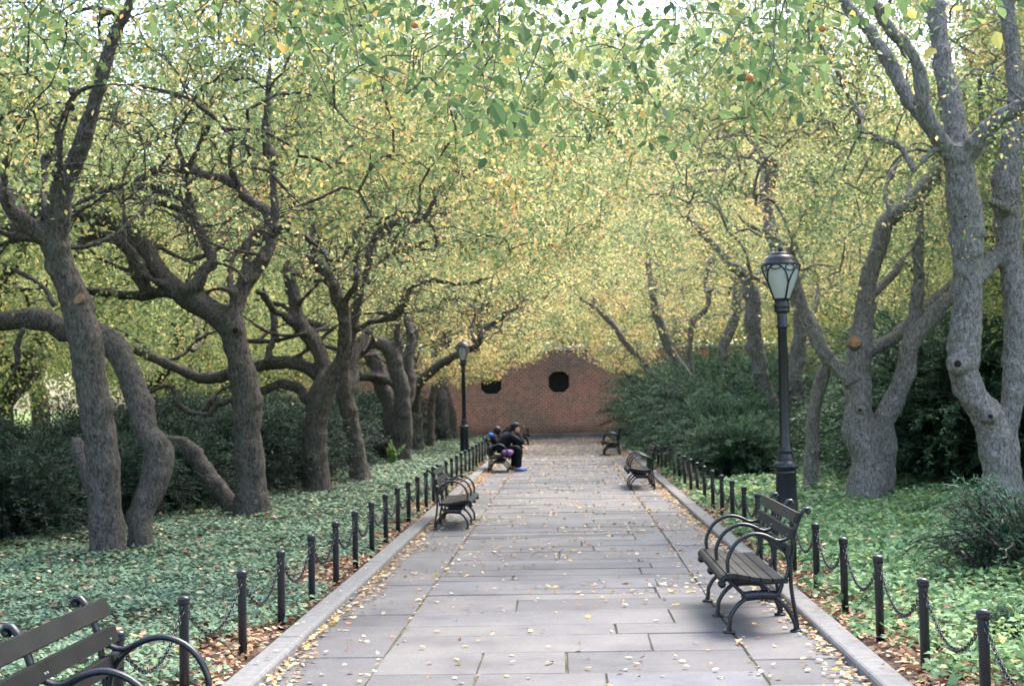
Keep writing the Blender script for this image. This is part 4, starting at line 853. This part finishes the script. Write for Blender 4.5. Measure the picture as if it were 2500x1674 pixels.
# ------------------------------------------------------------------ benches (front faces +X, rear feet at x = 0, length along Y)
def flatbar(acc, P, w, h):
    """bar with an oval section, wide along Y"""
    P = resample(np.asarray(P, float), .03); m0 = acc.n; tube(acc, np.c_[P[:, 0], np.zeros(len(P)), P[:, 1]], h, 8)
    acc.v[-1] = acc.v[-1]; 
    for q in range(len(acc.v)-3, len(acc.v)): acc.v[q] = acc.v[q]*np.array([1, w/h, 1], np.float32)
def bench(label, x, y, rz, slat, sc=1.0, length=1.5):
    root = thing('park_bench', label, 'bench', (x, y, 0), rz, 'iron hoop benches along the path'); root.scale = (sc, sc, sc)
    L = length
    prof = [(.515, .345), (.512, .375), (.485, .396), (.43, .402), (.37, .392), (.30, .378), (.22, .366), (.15, .362), (.09, .366)]
    Q = resample(np.array(prof), .01); d = np.r_[0, np.cumsum(np.linalg.norm(np.diff(Q, axis=0), axis=1))]; tot = d[-1]; ns = 6; a = Acc()
    for k in range(ns):
        t = np.linspace(tot*k/ns+.004, tot*(k+1)/ns-.004, 4); px = np.interp(t, d, Q[:, 0]); pz = np.interp(t, d, Q[:, 1])
        tx = np.gradient(px); tz = np.gradient(pz); ln = np.hypot(tx, tz); nx, nz = tz/ln, -tx/ln
        ring = [(px[j], pz[j]) for j in range(4)]+[(px[j]-nx[j]*.026, pz[j]-nz[j]*.026) for j in (3, 2, 1, 0)]
        V = [[u, yy, v] for yy in (-.09, L+.09) for u, v in ring]; F = [[j, (j+1) % 8, 8+(j+1) % 8, 8+j] for j in range(8)]
        a.add(V, F, 0, .5, False); a.add(V[:8], [[7, 6, 5, 4, 3, 2, 1, 0]], 0, .5, False); a.add(V[8:], [list(range(8))], 0, .5, False)
    a.obj('seat', slat, root)
    bp = np.array([(0, 0), (.012, .12), (.028, .215), (.038, .31), (.037, .43), (.026, .53), (.006, .655), (-.02, .735), (-.045, .785)])
    a = Acc()
    for zc in (.545, .650, .757):
        zz = np.array([zc-.036, zc+.036]); xx = np.interp(zz, bp[:, 1], bp[:, 0])+.024
        P = [(xx[0], zz[0]), (xx[1], zz[1])]; nx = (zz[1]-zz[0]); nz = -(xx[1]-xx[0]); l = math.hypot(nx, nz); nx /= l; nz /= l
        b = .005; ring = [(P[0][0], P[0][1]), (P[0][0]+nx*.026, P[0][1]+nz*.026+b), (P[1][0]+nx*.026, P[1][1]+nz*.026-b), (P[1][0], P[1][1])]
        V = [[u, yy, v] for yy in (-.10, L+.10) for u, v in ring]; F = [[j, 4+j, 4+(j+1) % 4, (j+1) % 4] for j in range(4)]
        a.add(V, F, 0, .5, False); a.add(V[:4], [[0, 1, 2, 3]], 0, .5, False); a.add(V[4:], [[3, 2, 1, 0]], 0, .5, False)
    bk = a.obj('backrest', slat, root)
    a = Acc()
    for zc in (.545, .650, .757):
        xb = np.interp(zc, bp[:, 1], bp[:, 0])+.050
        for yy in (.0, L/2, L):
            for oy in (-.012, .012) if yy == L/2 else (0,): lathe(a, [(.0, -.003), (.007, -.003), (.005, .003), (0, .004)], 8, 0, (0, 0, 0)); a.v[-1] = (a.v[-1][:, [2, 1, 0]]+np.array([xb, yy+oy, zc-.004])).astype(np.float32)
    a.obj('bolt', plain('bolt_metal', (.25, .25, .26), .35, .5, .2, 30) if 'bolt_metal' not in bpy.data.materials else bpy.data.materials['bolt_metal'], bk)
    for k, yy in enumerate((0, L/2, L)):
        a = Acc()
        flatbar(a, [(.455, .008), (.45, .06), (.447, .10), (.417, .155), (.38, .195), (.342, .225)], .026, .015)
        flatbar(a, [(.012, .008), (.018, .055), (.044, .114), (.076, .164), (.114, .205), (.14, .23)], .026, .015)
        flatbar(a, [(.13, .238), (.2, .247), (.27, .247), (.36, .238)], .018, .034)
        flatbar(a, [(.345, .245), (.386, .285), (.424, .325), (.46, .352), (.495, .345), (.51, .325), (.50, .305), (.485, .318)], .024, .013)
        flatbar(a, [(.14, .245), (.115, .27), (.10, .31), (.10, .342)], .022, .015); flatbar(a, [(.47, .362), (.37, .358), (.28, .342), (.18, .330), (.06, .335)], .022, .014)
        for fx in (.455, .012): lathe(a, [(.0, .0), (.042, .0), (.04, .012), (.022, .018), (.016, .035)], 10, 0, (fx, 0, 0))
        lathe(a, [(0, -.03), (.026, -.03), (.028, 0), (.026, .03), (0, .03)], 10); a.v[-1] = (a.v[-1][:, [0, 2, 1]]+np.array([.497, 0, .325])).astype(np.float32)
        f = a.obj('leg_frame', IRON, root); f.location = (0, yy, 0)
        a = Acc()
        flatbar(a, list(map(tuple, bp))+[(-.066, .812), (-.088, .815), (-.098, .80), (-.088, .786), (-.074, .79)], .022, .014)
        f = a.obj('back_support', IRON, root); f.location = (0, yy, 0)
        a = Acc()
        flatbar(a, [(.435, .35), (.449, .39), (.457, .46), (.443, .515), (.41, .575), (.36, .62), (.304, .645), (.253, .651), (.19, .636), (.127, .60), (.082, .55), (.057, .495), (.05, .436), (.063, .373), (.089, .335)], .021, .0135)
        flatbar(a, [(.14, .612), (.11, .603), (.08, .607), (.055, .618), (.03, .622), (.015, .61)], .021, .012)
        f = a.obj('arm_hoop', IRON, root); f.location = (0, yy, 0)
    return root
def bench_left(label, xr, y, slat, sc=1.0): return bench(label, xr, y, 0, slat, sc)
def bench_right(label, xr, y, slat, sc=1.0): return bench(label, xr, y+1.5*sc, math.pi, slat, sc)
bench_left('nearest dark bench at the lower left corner, partly out of the picture', -1.925, 4.52, SLAT)
bench_left('empty weathered bench on the left side of the path', -1.62, 18.06, SLATW, .89)
bench_left('bench on the left where two people in black jackets sit', -1.66, 31.1, SLAT, .92)
bench_left('farthest bench on the left, behind the seated people', -1.68, 48.3, SLAT, .92)
bench_right('large near bench with three iron hoop arms on the right', 1.51, 10.0, SLATW)
bench_right('second bench on the right, before the feathery yews', 1.46, 24.95, SLAT, .89)
bench_right('farthest bench on the right, near the brick wall', 1.40, 38.95, SLAT, .91)

# ------------------------------------------------------------------ lamps
def lamp(label, x, y, rz):
    root = thing('street_lamp', label, 'lamp', (x, y, 0), rz, 'black park lamps with frosted globes')
    a = Acc(); lathe(a, [(.0, -.1), (.155, -.1), (.155, .10), (.14, .13), (.128, .16), (.122, .22), (.112, .70), (.118, .715), (.118, .73), (.108, .74)], 24, flute=[0, 0, 0, 0, 0, .05, .05, 0, 0, 0]); a.obj('base', IRON, root)
    a = Acc(); lathe(a, [(.106, .738), (.125, .76), (.132, .785), (.125, .815), (.098, .835), (.082, .85), (.09, .865), (.086, .88), (.076, .895), (.072, .93), (.082, .945), (.08, .96), (.066, .975), (.062, 1.0)], 24)
    for k in range(10): 
        t = k*.628; P = [[(.131)*math.cos(t), .131*math.sin(t), .785]]; lathe(a, [(0, -.016), (.014, -.012), (.016, 0), (.010, .014), (0, .016)], 6, 0, P[0])
    a.obj('collar', IRON, root)
    a = Acc(); lathe(a, [(.060, 1.0), (.058, 1.1), (.050, 2.27), (.050, 2.275)], 24, flute=[0, .1, .1, 0]); lathe(a, [(.050, 2.272), (.064, 2.285), (.066, 2.30), (.060, 2.315), (.060, 2.32), (.054, 2.33), (.056, 2.44)], 20); a.obj('pole', IRON, root)
    a = Acc(); lathe(a, [(.055, 2.438), (.08, 2.45), (.084, 2.47), (.078, 2.485), (.086, 2.50), (.088, 2.535), (.078, 2.55), (.076, 2.575), (.092, 2.59), (.096, 2.60), (.0, 2.602)], 24); a.obj('lantern_base', IRON, root)
    gp = np.array([(.085, 2.60), (.098, 2.63), (.122, 2.69), (.15, 2.76), (.174, 2.83), (.19, 2.89), (.195, 2.93), (.19, 2.965)])
    a = Acc(); lathe(a, gp, 28); a.obj('lamp_globe', GLOBE, root)
    a = Acc(); rr = lambda z: np.interp(z, gp[:, 1], gp[:, 0])+.006
    for k in range(4):
        a0 = .25+k*math.pi/2
        tube(a, [[rr(z)*math.cos(a0), rr(z)*math.sin(a0), z] for z in np.linspace(2.598, 2.76, 6)], .0115, 6)
        for s in (-1, 1):
            pts = [(0, 2.75), (.07, 2.80), (.17, 2.85), (.30, 2.90), (.46, 2.935), (.62, 2.955), (.785, 2.962)]
            tube(a, [[rr(z)*math.cos(a0+s*u), rr(z)*math.sin(a0+s*u), z] for u, z in pts], .0095, 6)
        c0 = a0; tube(a, [[(rr(2.93)+.004)*math.cos(c0+.26*math.cos(t)), (rr(2.93)+.004)*math.sin(c0+.26*math.cos(t)), 2.925+.034*math.sin(t)] for t in np.linspace(0, 6.283, 17)], .007, 5)
        c0 = a0+math.pi/4; tube(a, [[(rr(2.93)+.004)*math.cos(c0+.30*math.cos(t)), (rr(2.93)+.004)*math.sin(c0+.30*math.cos(t)), 2.936+.026*math.sin(t)] for t in np.linspace(0, 6.283, 17)], .007, 5)
    a.obj('lantern_frame', IRON, root)
    a = Acc(); lathe(a, [(.19, 2.955), (.204, 2.958), (.206, 2.972), (.196, 2.985), (.182, 3.0), (.17, 3.03), (.148, 3.055), (.112, 3.07), (.108, 3.078), (.108, 3.084), (.086, 3.098), (.05, 3.106), (.024, 3.11), (.022, 3.122), (.032, 3.13), (.026, 3.145), (.012, 3.165), (0, 3.178)], 24)
    a.obj('lantern_cap', IRON, root); return root
lamp('tall black lamp with pear-shaped globe behind the near right bench', 2.36, 16.2, .12)
lamp('distant black lamp half hidden by a bough on the left', -2.76, 40.2, .5)

# ------------------------------------------------------------------ people
def ball(acc, c, rad, n=12, mi=0):
    rad = np.broadcast_to(np.asarray(rad, float), (3,)); th = np.linspace(0, np.pi, n//2+1); ph = np.arange(n)*2*np.pi/n
    V = np.stack([np.sin(th)[:, None]*np.cos(ph), np.sin(th)[:, None]*np.sin(ph), np.cos(th)[:, None]*np.ones(n)], -1).reshape(-1, 3)*rad+np.asarray(c)
    i = np.arange(n//2)[:, None]*n; j = np.arange(n)[None]; k = (j+1) % n
    acc.add(V, np.stack([i+j, i+n+j, i+n+k, i+k], -1).reshape(-1, 4), mi)
def limb(acc, pts, sides=12):
    Q = resample(np.array(pts, float), .02); tube(acc, Q[:, :3], Q[:, 3], sides)
def hand(acc, w, d, out, thumb, curl):
    w, d, out, thumb = map(np.array, (w, d, out, thumb)); d = unit(d.astype(float)); side = unit(np.cross(d, out)); out = unit(out.astype(float))
    for s in (-.5, 0, .5): tube(acc, [w, w+d*.04+side*s*.03, w+d*.085+side*s*.052], [.018, .02, .014], 8)
    for k, (s, L) in enumerate(((-.036, .07), (-.012, .08), (.012, .075), (.034, .06))):
        p = w+d*.085+side*s; tube(acc, [p, p+d*L*.45+out*curl*.25*L, p+d*L*.8+out*curl*.7*L, p+d*L+out*curl*1.2*L], [.0095, .009, .0085, .006], 7)
    tube(acc, [w+d*.02+thumb*.02, w+d*.05+thumb*.05, w+d*.085+thumb*.058], [.014, .011, .007], 7)
def head(acc, c, f):
    c = np.array(c, float); f = unit(np.array(f, float)); up = np.array([0, 0, 1.]); s = unit(np.cross(f, up))
    ball(acc, c+up*.02, (.082, .082, .098), 16); ball(acc, c+f*.025-up*.04, (.062, .062, .072), 14)
    tube(acc, [c+f*.078+up*.012, c+f*.10-up*.022, c+f*.085-up*.03], [.008, .013, .009], 6)
    for q in (-1, 1): ball(acc, c+s*q*.083-up*.005, (.014, .014, .03), 8)
    tube(acc, [c+f*.077-up*.058-s*.022, c+f*.084-up*.06, c+f*.077-up*.058+s*.022], [.006, .008, .006], 6)
    for q in (-1, 1): ball(acc, c+f*.07+s*q*.032+up*.012, .014, 8)
def person(label, y, hip, waist, chest, neck, hd, face, rk, lk, ra, la, extras, jacket, group):
    root = thing('person', label, 'person', (hip[0], y, .0), 0, group); root.scale = (.95, .95, .93); o = np.array([hip[0], y, 0.])
    def W(p, dy=0.0): return [p[0]-o[0], dy, p[1]]
    b = Acc()
    limb(b, [W(hip)+[.12], W(waist)+[.105], W(chest)+[.115], W(neck)+[.06]]); limb(b, [W(chest)+[.06], W(neck)+[.052], [hd[0]-o[0], 0, hd[1]-.04, .05]])
    head(b, (hd[0]-o[0], 0, hd[1]), face)
    for dy, K in ((-.10, rk), (.10, lk)):
        limb(b, [W(hip, dy*.8)+[.085]]+[[p[0]-o[0], dy*q, p[1], rr] for p, q, rr in K]); 
        an = K[-1][0]; tube(b, [[an[0]-.03-o[0], dy*K[-1][1], .06], [an[0]+.06-o[0], dy*K[-1][1], .045], [an[0]+.14-o[0], dy*K[-1][1], .03]], [.036, .036, .022], 8)
    for sg, A_ in ((-1, ra), (1, la)):
        limb(b, [[p[0]-o[0], yy, p[1], rr] for p, yy, rr in A_[:-1]]); h = A_[-1]
        hand(b, (h[0][0]-o[0], h[0][1], h[0][2]), h[1], h[2], h[3], h[4])
    body = fuse(b.obj('body', SKIN, root), .007)
    j = Acc(); limb(j, [[hip[0]-o[0], 0, hip[1]-.04, .15], W(waist)+[.145], W(chest)+[.15], [neck[0]-o[0], 0, neck[1]-.02, .085]], 14)
    for dy in (-.08, .08): limb(j, [[hip[0]-o[0], dy, hip[1]-.03, .12], [waist[0]-o[0], dy, waist[1], .125], [chest[0]-o[0], dy*1.1, chest[1], .12], [neck[0]-o[0], dy*1.2, neck[1]-.07, .07]], 12)
    for A_ in (ra, la): limb(j, [[p[0]-o[0], yy, p[1], rr+.034] for p, yy, rr in A_[:-1]])
    fuse(j.obj('jacket', JACKET, root), .012)
    t = Acc()
    for dy, K in ((-.10, rk), (.10, lk)): limb(t, [W(hip, dy*.8)+[.105]]+[[p[0]-o[0], dy*q, p[1]+.015, rr+.018] for p, q, rr in K])
    fuse(t.obj('trousers', TROUS, root), .012)
    for dy, K in ((-.10, rk), (.10, lk)):
        an = K[-1][0]; s = Acc(); yy = dy*K[-1][1]
        tube(s, [[an[0]-.055-o[0], yy, .042], [an[0]-.02-o[0], yy, .055], [an[0]+.05-o[0], yy, .05], [an[0]+.13-o[0], yy, .038], [an[0]+.175-o[0], yy, .03]], [.036, .048, .046, .04, .022], 10)
        s.v = [q*np.array([1, 1, 1], np.float32) for q in s.v]; fuse(s.obj('shoe', extras['shoe'], root), .008)
    h = Acc(); c = np.array([hd[0]-o[0], 0, hd[1]])
    f = unit(np.array(face, float)); ball(h, c-f*.022+np.array([0, 0, .025]), (.098, .098, .105), 16)
    for q in extras.get('hair', []): limb(h, [[p[0]-o[0], 0, p[1], rr] for p, rr in q], 10)
    # keep the face free of hair
    for q in range(len(h.v)):
        V = h.v[q]; d = (V-c)@f; h.v[q] = np.where((d > .045)[:, None], V-np.outer(d-.045, f), V).astype(np.float32)
    fuse(h.obj('hair', HAIR, root), .012)
    if extras.get('cap'):
        k = Acc(); ball(k, c+np.array([0, 0, .055])-f*.01, (.112, .112, .085), 16); tube(k, [c+f*.08+np.array([0, 0, .05]), c+f*.165+np.array([0, 0, .035])], [.05, .03], 10)
        k.v[-3:] = [(q-c-np.array([0, 0, .045]))*np.array([1, 1, .35])+c+np.array([0, 0, .045]) for q in k.v[-3:]]; fuse(k.obj('cap', CAPM, root), .01)
    if extras.get('hood'):
        k = Acc(); limb(k, [[neck[0]-.03-o[0], -.12, neck[1]-.02, .035], [neck[0]-.10-o[0], -.05, neck[1]+.005, .05], [neck[0]-.10-o[0], .05, neck[1]+.005, .05], [neck[0]-.03-o[0], .12, neck[1]-.02, .035]], 10); fuse(k.obj('hood', BLUE, root), .01)
    return root
person('person in a black jacket and cap leaning forward, hand raised to the ear', 31.60, (-1.40, .50), (-1.36, .62), (-1.24, .77), (-1.13, .895), (-1.065, .985), (-.15, 1, -.25),
       [((-1.2, .49), 1.0, .075), ((-1.03, .485), 1.1, .06), ((-1.03, .28), 1.1, .052), ((-1.04, .09), 1.1, .038)], [((-1.2, .49), 1.0, .075), ((-1.0, .485), 1.1, .06), ((-1.0, .28), 1.1, .052), ((-1.0, .09), 1.1, .038)],
       [((-1.18, .82), -.19, .055), ((-1.04, .73), -.23, .048), ((-.93, .665), -.22, .042), ((-.965, .78), -.18, .036), ((-.99, .865), -.14, .028), ((-.99, -.14, .87), (-.25, .15, 1), (0, 1, 0), np.array([-1., 0, .2]), .35)],
       [((-1.18, .82), .19, .055), ((-1.1, .7), .23, .048), ((-1.06, .60), .23, .042), ((-.97, .585), .17, .034), ((-.93, .58), .12, .028), ((-.93, .12, .58), (.8, -.4, -.4), (0, 0, -1), np.array([0, -1., 0]), .4)],
       {'shoe': SHOEB, 'cap': True, 'hair': [[((-1.12, 1.0), .07), ((-1.19, .92), .062), ((-1.25, .80), .05), ((-1.30, .70), .025)]]}, JACKET, 'two people sitting on a bench')
person('person with dark hair and a blue hood slumped against the bench back', 32.15, (-1.50, .50), (-1.54, .61), (-1.57, .72), (-1.54, .825), (-1.475, .90), (.6, .75, -.3),
       [((-1.28, .49), 1.0, .075), ((-1.10, .485), 1.0, .06), ((-1.12, .28), 1.0, .052), ((-1.15, .09), 1.0, .038)], [((-1.28, .49), 1.0, .075), ((-1.08, .485), 1.0, .06), ((-1.08, .28), 1.0, .052), ((-1.1, .09), 1.0, .038)],
       [((-1.58, .77), -.19, .055), ((-1.52, .66), -.23, .048), ((-1.45, .58), -.22, .042), ((-1.34, .58), -.15, .034), ((-1.29, .58), -.10, .028), ((-1.29, -.10, .58), (.9, .3, -.2), (0, 0, -1), np.array([0, 1., 0]), .4)],
       [((-1.58, .77), .19, .055), ((-1.52, .66), .23, .048), ((-1.45, .58), .22, .042), ((-1.34, .58), .15, .034), ((-1.29, .58), .10, .028), ((-1.29, .10, .58), (.9, -.3, -.2), (0, 0, -1), np.array([0, -1., 0]), .4)],
       {'shoe': SHOEP, 'hood': True}, JACKET, 'two people sitting on a bench')
o = thing('purse', 'small mauve purse lying on the bench beside the person on the near end', 'purse', (-1.24, 31.22, .36))
a = Acc(); V0 = a.n; ball(a, (0, 0, .065), (.125, .075, .068), 20); a.v[-1][:, 2] = np.maximum(a.v[-1][:, 2], .0); a.obj('pouch', MAUVE, o)
a = Acc(); tube(a, [[-.11, -.02, .06], [-.06, -.035, .115], [0, -.04, .136], [.06, -.035, .115], [.11, -.02, .06]], .006, 6); a.obj('strap', JACKET, o)
print('leaves', LEAFCOUNT, 'objects', len(SC.objects))
